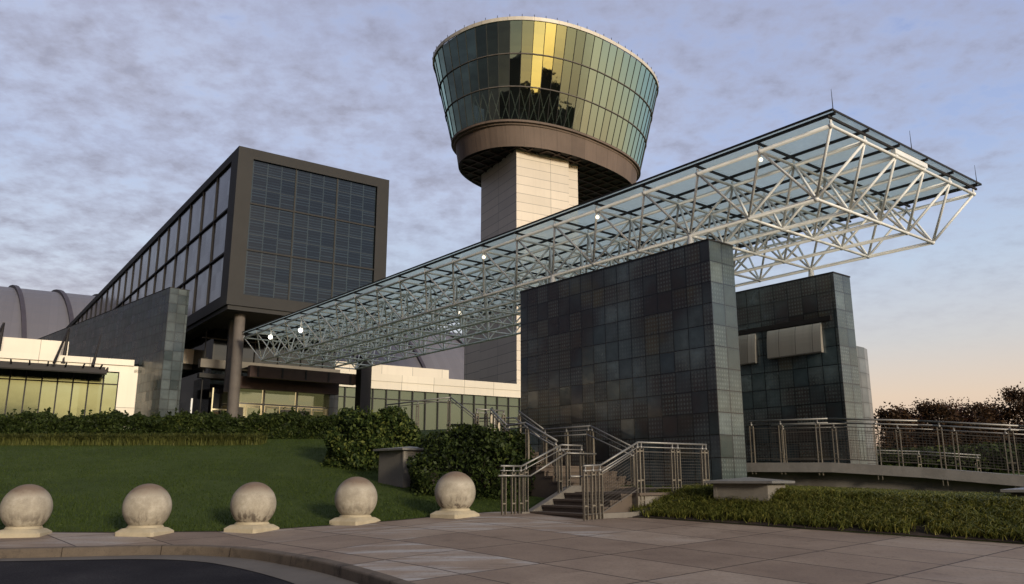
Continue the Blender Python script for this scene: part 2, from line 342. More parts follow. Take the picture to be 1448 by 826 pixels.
# ------------------------------------------------------------------ mesh helpers
class Frame:
    """horizontal frame: x to the right, y away, turned by yaw degrees (negative = towards the left)"""
    def __init__(s, yaw, ox=0, oy=0):
        a = R(yaw); s.rx = (math.cos(a), -math.sin(a)); s.fy = (math.sin(a), math.cos(a)); s.o = (ox, oy)
    def w(s, x, y, z):
        return (s.o[0]+x*s.rx[0]+y*s.fy[0], s.o[1]+x*s.rx[1]+y*s.fy[1], z)
W = Frame(0)
SITE = Frame(-38.35)      # x = b, y = a : the canopy and the walls
BOX = Frame(-35.3)
class MB:
    def __init__(s): s.v = []; s.f = []; s.uv = []
    def quad(s, ps, uv=None):
        i = len(s.v); s.v += [tuple(p) for p in ps]; s.f.append(tuple(range(i, i+len(ps))))
        s.uv += uv if uv else [(p[0], p[1]) for p in ps]
        return s
    def box(s, F, x0, x1, y0, y1, z0, z1, top=None, uo=(0, 0)):
        """top: optional (z at x0, z at x1) to slope the box along x"""
        c = {}
        for i, x in enumerate((x0, x1)):
            for j, y in enumerate((y0, y1)):
                for k, z in enumerate((z0, z1)):
                    zz = z
                    if top: zz = top[i] - (z1-z) 
                    c[i, j, k] = (F.w(x, y, zz), (x, y, zz))
        def q(keys, ax):
            ps = [c[k][0] for k in keys]
            uv = [(c[k][1][ax[0]]+uo[0], c[k][1][ax[1]]+uo[1]) for k in keys]
            s.quad(ps, uv)
        q([(0,0,0),(1,0,0),(1,0,1),(0,0,1)], (0, 2)); q([(1,1,0),(0,1,0),(0,1,1),(1,1,1)], (0, 2))
        q([(0,1,0),(0,0,0),(0,0,1),(0,1,1)], (1, 2)); q([(1,0,0),(1,1,0),(1,1,1),(1,0,1)], (1, 2))
        q([(0,0,1),(1,0,1),(1,1,1),(0,1,1)], (0, 1)); q([(0,1,0),(1,1,0),(1,0,0),(0,0,0)], (0, 1))
        return s
    def tube(s, p, q, r, n=8, r2=None, cap=True):
        p = Vector(p); q = Vector(q); d = (q-p)
        if d.length < 1e-6: return s
        d.normalize(); u = d.orthogonal().normalized(); w = d.cross(u); r2 = r if r2 is None else r2
        i = len(s.v)
        for k in range(n):
            a = 2*math.pi*k/n; o = u*math.cos(a)+w*math.sin(a)
            s.v.append(tuple(p+o*r)); s.v.append(tuple(q+o*r2))
        for k in range(n):
            a = i+2*k; b = i+2*((k+1) % n); s.f.append((a, b, b+1, a+1)); s.uv += [(0, 0), (.1, 0), (.1, 1), (0, 1)]
        if cap:
            s.f.append(tuple(i+2*k for k in range(n))[::-1]); s.uv += [(0, 0)]*n
            s.f.append(tuple(i+2*k+1 for k in range(n))); s.uv += [(0, 0)]*n
        return s
    def path(s, pts, r, n=8):
        for a, b in zip(pts, pts[1:]): s.tube(a, b, r, n)
        return s
    def lathe(s, F, cx, cy, prof, n=24, sq=None):
        i = len(s.v)
        for (r, z) in prof:
            for k in range(n):
                a = 2*math.pi*k/n; s.v.append(F.w(cx+r*math.cos(a), cy+r*math.sin(a), z))
        for j in range(len(prof)-1):
            for k in range(n):
                a = i+j*n+k; b = i+j*n+(k+1) % n; s.f.append((a, b, b+n, a+n))
                s.uv += [(k/n, prof[j][1]), ((k+1)/n, prof[j][1]), ((k+1)/n, prof[j+1][1]), (k/n, prof[j+1][1])]
        return s
    def sphere(s, c, r, n=10):
        return s.lathe(Frame(0, c[0], c[1]), 0, 0, [(max(1e-4, r*math.sin(math.pi*t/(n//2+2))), c[2]-r*math.cos(math.pi*t/(n//2+2))) for t in range(n//2+3)], n)
    def build(s, name, mat, parent=None, smooth=False, bevel=0):
        me = bpy.data.meshes.new(name)
        off = Vector((0, 0, 0)); p = parent
        while p is not None: off += p.location; p = p.parent
        me.from_pydata([tuple(Vector(v)-off) for v in s.v], [], s.f)
        ul = me.uv_layers.new(name='UVMap'); ul.data.foreach_set('uv', np.array(s.uv, 'f').ravel())
        me.materials.append(mat)
        if smooth:
            for p_ in me.polygons: p_.use_smooth = len(p_.vertices) == 4
        me.update()
        o = bpy.data.objects.new(name, me); COL.objects.link(o); o.parent = parent
        if bevel:
            me_b = o.modifiers.new('bevel', 'BEVEL'); me_b.width = bevel; me_b.segments = 2; me_b.limit_method = 'ANGLE'
        return o
def thing(name, label, cat, loc=(0, 0, 0), group=None):
    o = bpy.data.objects.new(name, None); COL.objects.link(o); o.location = loc; o.empty_display_size = .2
    o['label'] = label; o['category'] = cat
    if group: o['group'] = group
    return o
def tag(o, label=None, cat=None, group=None, kind=None):
    if label: o['label'] = label
    if cat: o['category'] = cat
    if group: o['group'] = group
    if kind: o['kind'] = kind
    return o
def np_quads(name, V, mat, parent=None):
    """V: (n,4,3)"""
    n = len(V); me = bpy.data.meshes.new(name)
    if parent is not None: V = V-np.array(parent.location)
    me.vertices.add(n*4); me.vertices.foreach_set('co', V.reshape(-1).astype('f'))
    me.loops.add(n*4); me.loops.foreach_set('vertex_index', np.arange(n*4, dtype='i'))
    me.polygons.add(n); me.polygons.foreach_set('loop_start', np.arange(0, n*4, 4, dtype='i')); me.polygons.foreach_set('loop_total', np.full(n, 4, 'i'))
    me.materials.append(mat); me.update(calc_edges=True); me.validate()
    o = bpy.data.objects.new(name, me); COL.objects.link(o); o.parent = parent; return o
def leaves(C, size, up=.3, asp=.55):
    """leaf quads at centres C (n,3)"""
    n = len(C); a = rng.normal(size=(n, 3)); a[:, 2] += up; a /= np.linalg.norm(a, axis=1)[:, None]
    t = rng.normal(size=(n, 3)); u = np.cross(a, t); u /= np.linalg.norm(u, axis=1)[:, None]; v = np.cross(a, u)
    s = size*(.6+.8*rng.random(n))[:, None]
    return np.stack([C-u*s, C-v*s*asp, C+u*s, C+v*s*asp], 1)
def blades(P, h, w, lean=.5, curve=True):
    """grass blades as two stacked quads, P (n,3)"""
    n = len(P); ang = rng.random(n)*2*np.pi; d = np.c_[np.cos(ang), np.sin(ang), np.zeros(n)]; s = np.c_[-np.sin(ang), np.cos(ang), np.zeros(n)]
    h = h*(.6+.7*rng.random(n))[:, None]; ln = lean*(.3+rng.random(n))[:, None]; wv = w*s
    z = np.array([0, 0, 1.])
    m = P+z*h*.65+d*h*ln*.35; t = P+z*h*(1-.35*ln)+d*h*ln
    q1 = np.stack([P-wv, P+wv, m+wv*.8, m-wv*.8], 1)
    if not curve: return np.stack([P-wv, P+wv, t+wv*.2, t-wv*.2], 1)
    q2 = np.stack([m-wv*.8, m+wv*.8, t+wv*.15, t-wv*.15], 1)
    return np.concatenate([q1, q2])

# ------------------------------------------------------------------ ground heights
def sm(t): t = np.clip(t, 0, 1); return t*t*(3-2*t)
def G(x, y):
    t = np.clip((np.asarray(x, float)+5)/4, 0, 1); s = 4*(t*t*(3-2*t)*.5+t*.5)
    return .04*s+.05*(np.maximum(y, -3.)-16.5)+.06
EX = [-200, -60, -10, -7.7, -5.5, -4.3, -2.4, -1.2, -.3, .5, 1.4, 2.3, 2.68, 8.04, 12, 20, 30, 60, 260]
EY = [16.6, 16.5, 16.5, 16.4, 16.6, 17.1, 17.6, 18.4, 19.1, 19.0, 18.3, 17.7, 17.7, 13.35, 10.1, 4, -3, -20, -20]
def edgeY(x): return np.interp(x, EX, EY)
def H(x, y):
    e = edgeY(x); t = np.maximum(0, y-e); g = G(x, np.minimum(y, e))
    hl = .17*16*(1-np.exp(-0)) if False else np.where(t < 14, .165*t, 2.31+1.5*(1-np.exp(-(t-14)*.11)))+.002*t
    hr = .30*np.minimum(t, 1.9)+.02*np.clip(t-1.9, 0, 130)
    w = sm((x-.2)/5.5); b = hl*(1-w)+hr*w
    wf = sm((t-14)/25)*sm((x+2)/12)*0
    return g+b

# terrain: one lawn sheet from the paving edge to the far distance
xs = np.unique(np.concatenate([np.linspace(-900, -80, 12), np.linspace(-80, -13, 34), np.arange(-13, 14, .3), np.linspace(14, 90, 40), np.linspace(90, 900, 12)]))
ts = np.concatenate([np.arange(0, 6, .3), np.arange(6, 32, 1.), np.linspace(32, 100, 18), np.array([130, 180, 260, 400, 700, 1200, 2500])])
X, T_ = np.meshgrid(xs, ts, indexing='ij'); Y = edgeY(X)+T_
Z = H(X, Y)
Z += np.where(T_ > .2, .015*np.sin(X*1.7+Y*.8)*np.sin(Y*1.1), 0)
def gridmesh(name, X, Y, Z, mat):
    n, m = X.shape; me = bpy.data.meshes.new(name)
    v = np.stack([X, Y, Z], -1).reshape(-1, 3)
    idx = np.arange(n*m).reshape(n, m)
    f = np.stack([idx[:-1, :-1], idx[1:, :-1], idx[1:, 1:], idx[:-1, 1:]], -1).reshape(-1, 4)
    me.from_pydata(v.tolist(), [], f.tolist()); me.materials.append(mat)
    ul = me.uv_layers.new(name='UVMap')
    for p in me.polygons: p.use_smooth = True
    o = bpy.data.objects.new(name, me); COL.objects.link(o); return o
tag(gridmesh('lawn', X, Y, Z, M['lawn']), kind='structure')

# paving between kerb and lawn edge
K = [(-60, 13.6), (-30, 13.8), (-14, 13.9), (-10, 13.95), (-8.45, 14.04), (-6.66, 14.36), (-5.95, 14.45), (-5.1, 14.35), (-4.23, 13.8), (-3.3, 12.78), (-2.67, 12.0), (-1.93, 10.9), (-1.43, 10.1), (-.4, 8.4), (1., 6.2), (3, 3.2), (6, -1), (12, -9), (30, -30)]
E_ = [(-60, 16.5), (-30, 16.5), (-14, 16.5), (-11, 16.5), (-9.5, 16.48), (-7.7, 16.4), (-6.4, 16.5), (-5.5, 16.6), (-4.3, 17.1), (-3.2, 17.37), (-2.4, 17.6), (-1.2, 18.4), (-.3, 19.1), (1.4, 18.3), (2.68, 17.7), (8.04, 13.35), (12, 10.1), (30, -3), (60, -20)]
def resample(P, n):
    P = np.array(P, float); d = np.r_[0, np.cumsum(np.linalg.norm(np.diff(P, axis=0), axis=1))]
    # spline-ish smoothing
    s = np.linspace(0, d[-1], n); return np.c_[np.interp(s, d, P[:, 0]), np.interp(s, d, P[:, 1])]
par = np.arange(len(K)); pp = np.linspace(0, len(K)-1, (len(K)-1)*6+1)
def cr(P):
    P = np.array(P, float); out = []
    for t in pp:
        i = min(int(t), len(P)-2); u = t-i
        p0 = P[max(i-1, 0)]; p1 = P[i]; p2 = P[i+1]; p3 = P[min(i+2, len(P)-1)]
        out.append(.5*(2*p1+(p2-p0)*u+(2*p0-5*p1+4*p2-p3)*u*u+(3*p1-p0-3*p2+p3)*u**3))
    return np.array(out)
KC = cr(K); EC = np.c_[np.interp(pp, par, [e[0] for e in E_]), np.interp(pp, par, [e[1] for e in E_])]
EC[:, 1] = edgeY(EC[:, 0])+.02
tn = np.gradient(KC, axis=0); tn /= np.linalg.norm(tn, axis=1)[:, None]; nrm = np.c_[-tn[:, 1], tn[:, 0]]  # towards paving
KI = KC+nrm*.16
rows = np.linspace(0, 1, 30)
PX = KI[:, 0:1]*(1-rows)+EC[:, 0:1]*rows; PY = KI[:, 1:2]*(1-rows)+EC[:, 1:2]*rows
tag(gridmesh('pavement', PX, PY, G(PX, PY), M['pave']), kind='structure')
# kerb with rounded arris
kp = [(.16, 0.), (.03, 0.), (.008, -.008), (0, -.03), (-.012, -.30)]
KX = np.stack([KC[:, 0]+nrm[:, 0]*a for a, b in kp], 1); KY = np.stack([KC[:, 1]+nrm[:, 1]*a for a, b in kp], 1)
KZ = np.stack([G(KX[:, i], KY[:, i])+b+.002*(i < 2) for i, (a, b) in enumerate(kp)], 1)
ko = tag(gridmesh('kerb', KX, KY, KZ, M['kerb']), kind='structure')
# kerb joints
jb = MB()
for i in range(9, len(KC)-30, 9):
    a = KC[i]; n_ = nrm[i]; t_ = tn[i]*.006
    for (o0, z0, o1, z1) in ((.16, .005, .0, .005), (.0, .005, -.018, -.15)):
        p = [a+n_*o0-t_, a+n_*o0+t_, a+n_*o1+t_, a+n_*o1-t_]
        zz = [z0, z0, z1, z1]; off = -.006 if o0 == 0 else 0
        jb.quad([(q[0]+n_[0]*off, q[1]+n_[1]*off, float(G(q[0], q[1]))+z) for q, z in zip(p, zz)])
tag(jb.build('kerb_joint', M['soil']), kind='structure')
# gutter : narrow on the left, widening to the right
AE = [(-60, 13.25), (-30, 13.45), (-14, 13.55), (-10, 13.6), (-8.4, 13.68), (-6.8, 13.88), (-6.1, 13.93), (-5.5, 13.86), (-4.9, 13.6), (-4.3, 13.05), (-3.7, 12.35), (-3.1, 11.55), (-2.7, 10.95), (-1.8, 9.6), (-.4, 7.4), (1.4, 4.7), (4.2, .7), (9.5, -7.5), (27, -29)]
AC = cr(AE); fr = np.linspace(0, 1, 6)
GX = KC[:, 0:1]*(1-fr)+AC[:, 0:1]*fr; GY = KC[:, 1:2]*(1-fr)+AC[:, 1:2]*fr
tag(gridmesh('gutter', GX, GY, G(GX, GY)-.145+.004*fr, M['gutter']), kind='structure')
ax = np.r_[-300, -120, np.arange(-60, -10, 3.), np.arange(-9, 12, .5), np.arange(12, 61, 3.), 120, 300]; ay = np.r_[-300, -100, np.arange(-40, 4, 2.), np.arange(4, 15.6, .5), 15.6]
AX, AY = np.meshgrid(ax, ay, indexing='ij'); tag(gridmesh('road', AX, AY, G(AX, AY)-.15, M['asphalt']), kind='structure')
fx, fy = np.meshgrid(np.linspace(-3000, 3000, 21), np.linspace(-3000, 3000, 21), indexing='ij')
tag(gridmesh('ground', fx, fy, fx*0-1.9, M['earth']), kind='structure')
# dark seam of soil along the paving edge
sb = MB()
for i in range(len(EC)-1):
    a, b = EC[i], EC[i+1]
    if a[0] < -20 or a[0] > 25: continue
    sb.quad([(a[0], a[1]-.05, float(G(a[0], a[1]-.05))+.006), (b[0], b[1]-.05, float(G(b[0], b[1]-.05))+.006), (b[0], b[1]+.02, float(G(b[0], b[1]))+.008), (a[0], a[1]+.02, float(G(a[0], a[1]))+.008)])
tag(sb.build('soil_edge', M['soil']), kind='structure')
# soil of the planting bed on the right
bxs = np.arange(2.5, 26, .4); bts = np.linspace(.03, 6.2, 16)
BX, BT = np.meshgrid(bxs, bts, indexing='ij'); BY = edgeY(BX)+BT
tag(gridmesh('planting_soil', BX, BY, H(BX, BY)+.012, M['soil']), kind='structure')

# grass blades on the near lawn (one mass)
n = 230000; gx = rng.uniform(-1, 1, n); gt = 15.*rng.random(n)**1.25; gx = np.where(gx > 0, gx*3.5, gx*(13.+gt*.75)); gy = edgeY(gx)+gt+.02
keep = (gx < .3) | (gt > 3.5); gx, gy = gx[keep], gy[keep]
P = np.c_[gx, gy, H(gx, gy)-.005]
tag(np_quads('grass', blades(P, .055, .006, .8, False), M['blade']), kind='stuff')
# strappy border grass in the right bed: tufts of arching blades
def tufts(cx, cy, h, spread, k, w, size_h):
    m = len(cx); px = np.repeat(cx, k)+rng.normal(0, spread, m*k); py = np.repeat(cy, k)+rng.normal(0, spread, m*k)
    return np.c_[px, py, H(px, py)+.02]
cx = rng.uniform(2.6, 22, 14500); ct = rng.uniform(.13, 6.0, 14500); cy = edgeY(cx)+ct
kp_ = (cx < 15) & ((cx-2.6)*.9+.4 > ct*.55)
cx, cy = cx[kp_], cy[kp_]
P = tufts(cx, cy, .2, .05, 19, .01, 1)
tag(np_quads('border_grass', blades(P, .165, .008, 1.5), M['liriope']), kind='stuff')
# yellow ornamental grass strip in front of the long hedge
n = 26000; gx = rng.uniform(-26, -9.0, n); gy = 29.6+.7*rng.random(n)
P = np.c_[gx, gy, H(gx, gy)]
tag(np_quads('yellow_grass', blades(P, .36, .018, .7), M['leaf_yellow']), kind='stuff')

# ------------------------------------------------------------------ shrubs
def lump(d, k):  # cheap lumpy radius noise
    return 1+.09*np.sin(d[:, 0]*5.1+k)*np.sin(d[:, 1]*4.3+k*2)+.07*np.sin(d[:, 2]*7.7+d[:, 0]*6+k)+.05*np.sin(d[:, 1]*13+d[:, 2]*11+k)
def shrub(name, label, loc, rx, ry, h, n, mat, size, yaw=0, sq=3., k=1., group=None, cat='shrub', spikes=0):
    t = thing(name, label, cat, loc, group)
    d = rng.normal(size=(n, 3)); d[:, 2] = np.abs(d[:, 2])-.25*rng.random(n); d /= np.linalg.norm(d, axis=1)[:, None]
    r = 1/((np.abs(d)**sq).sum(1))**(1/sq)
    dd = d*r[:, None]
    rad = lump(dd*np.array([rx, ry, h])*.8, k)*(1-.28*rng.random(n)**2.2)
    P = dd*rad[:, None]*np.array([rx, ry, h])
    a = R(yaw); P = np.c_[P[:, 0]*math.cos(a)+P[:, 1]*math.sin(a), -P[:, 0]*math.sin(a)+P[:, 1]*math.cos(a), np.maximum(P[:, 2], -.1)]
    V = leaves(P+np.array(loc), size)
    if spikes:
        m = spikes; az = rng.random(m)*2*np.pi; q = np.c_[np.cos(az)*rx*.85*rng.random(m)**.5, np.sin(az)*ry*.85*rng.random(m)**.5, np.full(m, h*.97)]
        q = np.repeat(q, 9, 0); q[:, 2] += np.tile(np.arange(9), m)*.028; q[:, :2] += rng.normal(0, .02, (len(q), 2))
        q = np.c_[q[:, 0]*math.cos(a)+q[:, 1]*math.sin(a), -q[:, 0]*math.sin(a)+q[:, 1]*math.cos(a), q[:, 2]]
        V = np.concatenate([V, leaves(q+np.array(loc), size*.9)])
    np_quads('foliage', V, mat, t)
    mb = MB()
    for i in range(7):
        a_ = i*.9; mb.tube((loc[0]+.1*math.cos(a_), loc[1]+.1*math.sin(a_), loc[2]-.15), (loc[0]+rx*.55*math.cos(a_), loc[1]+ry*.55*math.sin(a_), loc[2]+h*.7), .022, 6, .008)
    mb.build('stem', M['bark'], t)
    return t
# long clipped hedge : lumpy box of leaves
def hedge(name, label, x0, x1, y0, depth, h, dens, size, mat, dy=0.):
    t = thing(name, label, 'hedge', ((x0+x1)/2, y0, float(H((x0+x1)/2, y0))))
    L_ = x1-x0; n = int(dens*L_*(h*1.+depth))
    u = rng.random(n); x = x0+L_*rng.random(n); face = rng.random(n) < h/(h+depth)
    inn = .22*rng.random(n)**2
    top = h*(1+.11*np.sin(x*1.9)+.07*np.sin(x*4.3+1)+.05*np.sin(x*9.1))
    y = np.where(face, inn+.12*np.sin(x*3.1)*np.sin(u*5), depth*u)
    z = np.where(face, top*u, top-inn+.06*np.sin(x*7+y*5))
    y = y+y0+dy*(x-x0); P = np.c_[x, y, H(x, y)+z]
    m = int(L_*7); q = np.repeat(np.c_[x0+L_*rng.random(m), y0+depth*rng.random(m), np.zeros(m)], 7, 0)
    q[:, 2] = H(q[:, 0], q[:, 1])+h*(1+.11*np.sin(q[:, 0]*1.9)+.07*np.sin(q[:, 0]*4.3+1)+.05*np.sin(q[:, 0]*9.1))+np.tile(np.arange(7), m)*.03*np.repeat(.5+rng.random(m), 7)
    q[:, :2] += rng.normal(0, .025, (len(q), 2)); P = np.concatenate([P, q])
    np_quads('foliage', leaves(P, size), mat, t)
    mb = MB(); 
    for xx in np.arange(x0+.4, x1, .8):
        zz = float(H(xx, y0+depth/2)); mb.tube((xx, y0+depth/2, zz-.1), (xx+.1, y0+depth/2, zz+h*.8), .03, 6, .015)
    mb.build('stem', M['bark'], t)
    return t
hedge('hedge', 'long low dark green hedge along the top of the lawn', -27, -6.2, 31.6, 1.5, .78, 1800, .07, M['leaf_dark'])
shrub('round_shrub', 'large rounded shrub with yellow-green tips at the right end of the long hedge', (-4.25, 25.6, float(H(-4.25, 25.6))-.1), 1.42, 1.2, 1.62, 17000, M['leaf_holly'], .062, k=2.2, spikes=26)
shrub('spreading_shrub', 'wide dense dark shrub beside the stair railing, behind the cracked ball bollard', (-.95, 21.6, float(H(-.95, 21.6))-.25), 1.72, 1.35, 1.7, 21000, M['leaf_dark'], .052, yaw=-10, k=4.1, spikes=20)

# ------------------------------------------------------------------ bollards
def make_bollard():
    t = thing('ball_bollard', 'x', 'bollard')
    r = .44; cz = .50
    prof = [(r*math.sin(a), cz-r*math.cos(a)) for a in np.linspace(.45, math.pi-.001, 30)]
    MB().lathe(W, 0, 0, prof, 48).build('ball', M['bollard'], t, True)
    # square plinth with sloping shoulders and a round neck
    mb = MB(); n = 48; rings = []
    def ring(rr, z, sq):
        out = []
        for k in range(n):
            a = 2*math.pi*(k+.5)/n; c, s = math.cos(a), math.sin(a)
            q = (abs(c)**sq+abs(s)**sq)**(-1/sq); out.append((rr*q*c, rr*q*s, z))
        return out
    for rr, z, sq in [(.40, -.12, 14), (.40, .05, 14), (.393, .06, 12), (.325, .115, 7), (.305, .125, 3), (.30, .165, 2.2), (.28, .178, 2), (.1, .18, 2)]: rings.append(ring(rr, z, sq))
    for a, b in zip(rings, rings[1:]):
        for k in range(n): mb.quad([a[k], a[(k+1) % n], b[(k+1) % n], b[k]])
    mb.build('plinth', M['plinth'], t)
    return t
bol = make_bollard()
bl = ['leftmost ball bollard, cut by the left picture edge, dark runs under its belly',
      'ball bollard with the heaviest black streaks low on it, second from the left',
      'ball bollard at the bend of the kerb, middle one of the five',
      'ball bollard in front of the concrete utility box, fourth from the left',
      'cracked ball bollard nearest the stairs, rightmost of the five']
bp_ = [(-9.2, 15.95, .02), (-7.0, 16.15, .03), (-5.15, 16.75, .06), (-3.25, 17.5, .15), (-1.22, 18.0, .27)]
for i, ((x, y, z), lb) in enumerate(zip(bp_, bl)):
    o = bol
    if i:
        o = bol.copy(); COL.objects.link(o)
        for ch in bol.children:
            c = ch.copy(); COL.objects.link(c); c.parent = o
    o.location = (x, y, float(G(x, y))); o.rotation_euler = (0, 0, R([12, -8, -22, -30, -38][i])); o.scale = (1, 1, 1)
    o['label'] = lb; o['group'] = 'stone ball bollards along the kerb'

# ------------------------------------------------------------------ concrete utility boxes
def ubox(label, loc, w, d, h, yaw, ov=.12):
    t = thing('utility_box', label, 'utility box', loc, 'concrete utility boxes with sloping metal lids')
    F = Frame(yaw, loc[0], loc[1]); z = loc[2]
    MB().box(F, -w/2, w/2, -d/2, d/2, z-.5, z+h).build('body', M['concrete'], t, bevel=.02)
    W2, D2 = w/2+ov, d/2+ov
    mb = MB().box(F, -W2, W2, -D2, D2, z+h+.002, z+h+.05)
    c = [F.w(-W2, -D2, z+h+.05), F.w(W2, -D2, z+h+.05), F.w(W2, D2, z+h+.05), F.w(-W2, D2, z+h+.05)]; ap = F.w(0, 0, z+h+.13)
    for i in range(4): mb.quad([c[i], c[(i+1) % 4], ap])
    mb.build('lid', M['steel'], t)
    MB().box(F, -w/2-.012, -w/2+.06, -d/2-.012, -d/2+.06, z+h*.25, z+h-.01).build('corner_trim', M['concrete'], t)
    return t
ubox('tall concrete utility box on the lawn between the two shrubs', (-2.75, 22.2, 1.02), 1.15, 1.15, .78, -42)
ubox('low concrete utility box behind the border grass at the foot of the dark tiled wall', (5.0, 17.6, .60), 1.15, 1.0, .38, 38, .16)
ubox('utility box lid cut by the right picture edge under the ramp', (9.95, 15.4, .50), 1.2, 1.0, .33, 38, .16)

# ------------------------------------------------------------------ tiled walls
def wall(name, label, F, x0, x1, y0, y1, z0, z1, mat, cat='wall', uo=(0, 0)):
    t = thing(name, label, cat, F.w((x0+x1)/2, y0, 0))
    ob = MB().box(F, x0, x1, y0, y1, z0, z1, uo=uo).build('tiled_body', mat, t)
    if mat is M['tile']:
        ob.data.materials.append(M['tile_end']); ob.data.polygons[0].material_index = 1
    MB().box(F, x0-.015, x1+.015, y0-.015, y1+.015, z1+.002, z1+.04).build('coping', M['dark'], t)
    return t
w1 = wall('tiled_wall', 'big dark wall of square glassy slate tiles under the canopy, behind the stairs', SITE, 15.85, 16.82, 12.18, 19.6, -.2, 6.85, M['tile'], uo=(.155, .04))
w2 = wall('tiled_wall', 'second dark tiled wall further right, behind the ramp, with added curved panels imitating a bright reflection', SITE, 21.42, 22.32, 12.12, 19.6, -.2, 6.88, M['tile'], uo=(.405, .01))
# curved panels added on wall 2 (camera side), imitating a bright tile reflection
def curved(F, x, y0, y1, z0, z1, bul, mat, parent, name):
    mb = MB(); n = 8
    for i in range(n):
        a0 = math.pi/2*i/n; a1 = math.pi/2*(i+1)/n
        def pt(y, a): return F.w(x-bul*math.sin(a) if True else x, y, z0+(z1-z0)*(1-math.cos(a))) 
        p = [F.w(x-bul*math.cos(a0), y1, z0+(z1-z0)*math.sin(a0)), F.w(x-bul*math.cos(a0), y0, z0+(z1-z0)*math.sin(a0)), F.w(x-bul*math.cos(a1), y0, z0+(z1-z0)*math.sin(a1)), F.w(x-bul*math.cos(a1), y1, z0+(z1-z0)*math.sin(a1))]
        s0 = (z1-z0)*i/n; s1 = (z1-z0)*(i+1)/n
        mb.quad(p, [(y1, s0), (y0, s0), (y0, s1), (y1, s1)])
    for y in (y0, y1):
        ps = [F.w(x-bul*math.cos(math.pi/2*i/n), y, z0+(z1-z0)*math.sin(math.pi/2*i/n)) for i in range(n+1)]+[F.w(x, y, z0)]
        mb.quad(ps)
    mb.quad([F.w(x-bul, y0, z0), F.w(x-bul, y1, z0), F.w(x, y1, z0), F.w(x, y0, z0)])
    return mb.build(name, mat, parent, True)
M['satin_refl'] = panel_mat('satin_reflection', (.50,.47,.42), .56, 9, .02, .1, rough=.35, metal=.5, stain=.5)  # pale finish imitating the bright reflection in polished tile
curved(SITE, 21.415, 12.62, 14.42, 4.62, 5.5, .12, M['satin_refl'], w2, 'reflection_panel')
curved(SITE, 21.415, 14.85, 16.6, 4.55, 5.5, .12, M['satin_refl'], w2, 'reflection_panel')
MB().box(SITE, 21.38, 21.42, 12.3, 16.9, 5.52, 5.66).build('shade_strip', M['dark'], w2)
# curved pale drum behind the second wall
t = thing('curved_wall', 'pale curved tiled wall peeping out behind the right end of the second dark wall', 'wall', (11.3, 30.5, .8))
def drum(cx, cy, r, z0, z1, a0, a1, mat, name, par):
    mb = MB(); n = 26
    for i in range(n):
        p = a0+(a1-a0)*i/n; q = a0+(a1-a0)*(i+1)/n
        A_ = (cx+r*math.cos(p), cy+r*math.sin(p)); B_ = (cx+r*math.cos(q), cy+r*math.sin(q))
        mb.quad([(A_[0], A_[1], z0), (B_[0], B_[1], z0), (B_[0], B_[1], z1), (A_[0], A_[1], z1)], [(p*r, z0), (q*r, z0), (q*r, z1), (p*r, z1)])
    mb.quad([(cx+r*math.cos(a0+(a1-a0)*i/n), cy+r*math.sin(a0+(a1-a0)*i/n), z1) for i in range(n+1)])
    return mb.build(name, mat, par, True)
drum(11.1, 30.6, 2.18, .2, 5.72, 0, 2*math.pi, M['tile_pale'], 'drum', t)
drum(10.7, 30.8, 2.14, 5.75, 6.7, 0, 2*math.pi, M['tile_pale'], 'upper_drum', t)

# ------------------------------------------------------------------ canopy (space frame)
DA, DB = 1.811, 1.398
ua = [8.54+DA*i for i in range(20)]; ub = [15.56+DB*j for j in range(6)]
la = [9.445+DA*i for i in range(19)]; lb_ = [16.26+DB*j for j in range(5)]
ZU, ZL, ZG = 8.52, 7.25, 8.80
t = thing('space_frame_canopy', 'long white tubular space frame canopy roofed with blue-green glass panels', 'canopy', SITE.w(19, 9, 0))
U = [[SITE.w(b, a, ZU) for b in ub] for a in ua]; Lw = [[SITE.w(b, a, ZL) for b in lb_] for a in la]
ws = M['white_steel']
for j in range(6): MB().tube(U[0][j], U[-1][j], .048, 10).build('upper_chord', ws, t, True)
for j in range(5): MB().tube(Lw[0][j], Lw[-1][j], .048, 10).build('lower_chord', ws, t, True)
for i in range(20): MB().tube(U[i][0], U[i][-1], .038, 8).build('cross_chord', ws, t, True)
for i in range(19): MB().tube(Lw[i][0], Lw[i][-1], .038, 8).build('cross_chord', ws, t, True)
br = []
for i in range(19):
    for j in range(5):
        for di in (0, 1):
            for dj in (0, 1): br.append((Lw[i][j], U[i+di][j+dj]))
br.sort(key=lambda e: Vector(e[0]).length)
for p, q in br[:98]: MB().tube(p, q, .034, 8).build('brace', ws, t, True)
mb = MB()
for p, q in br[98:]: mb.tube(p, q, .034, 6, cap=False)
tag(mb.build('brace_mass', ws, t, True), kind='stuff')
nb = MB()
for row in U+Lw:
    for p in row: nb.sphere(p, .062, 8)
tag(nb.build('node_joint', ws, t, True), kind='stuff')
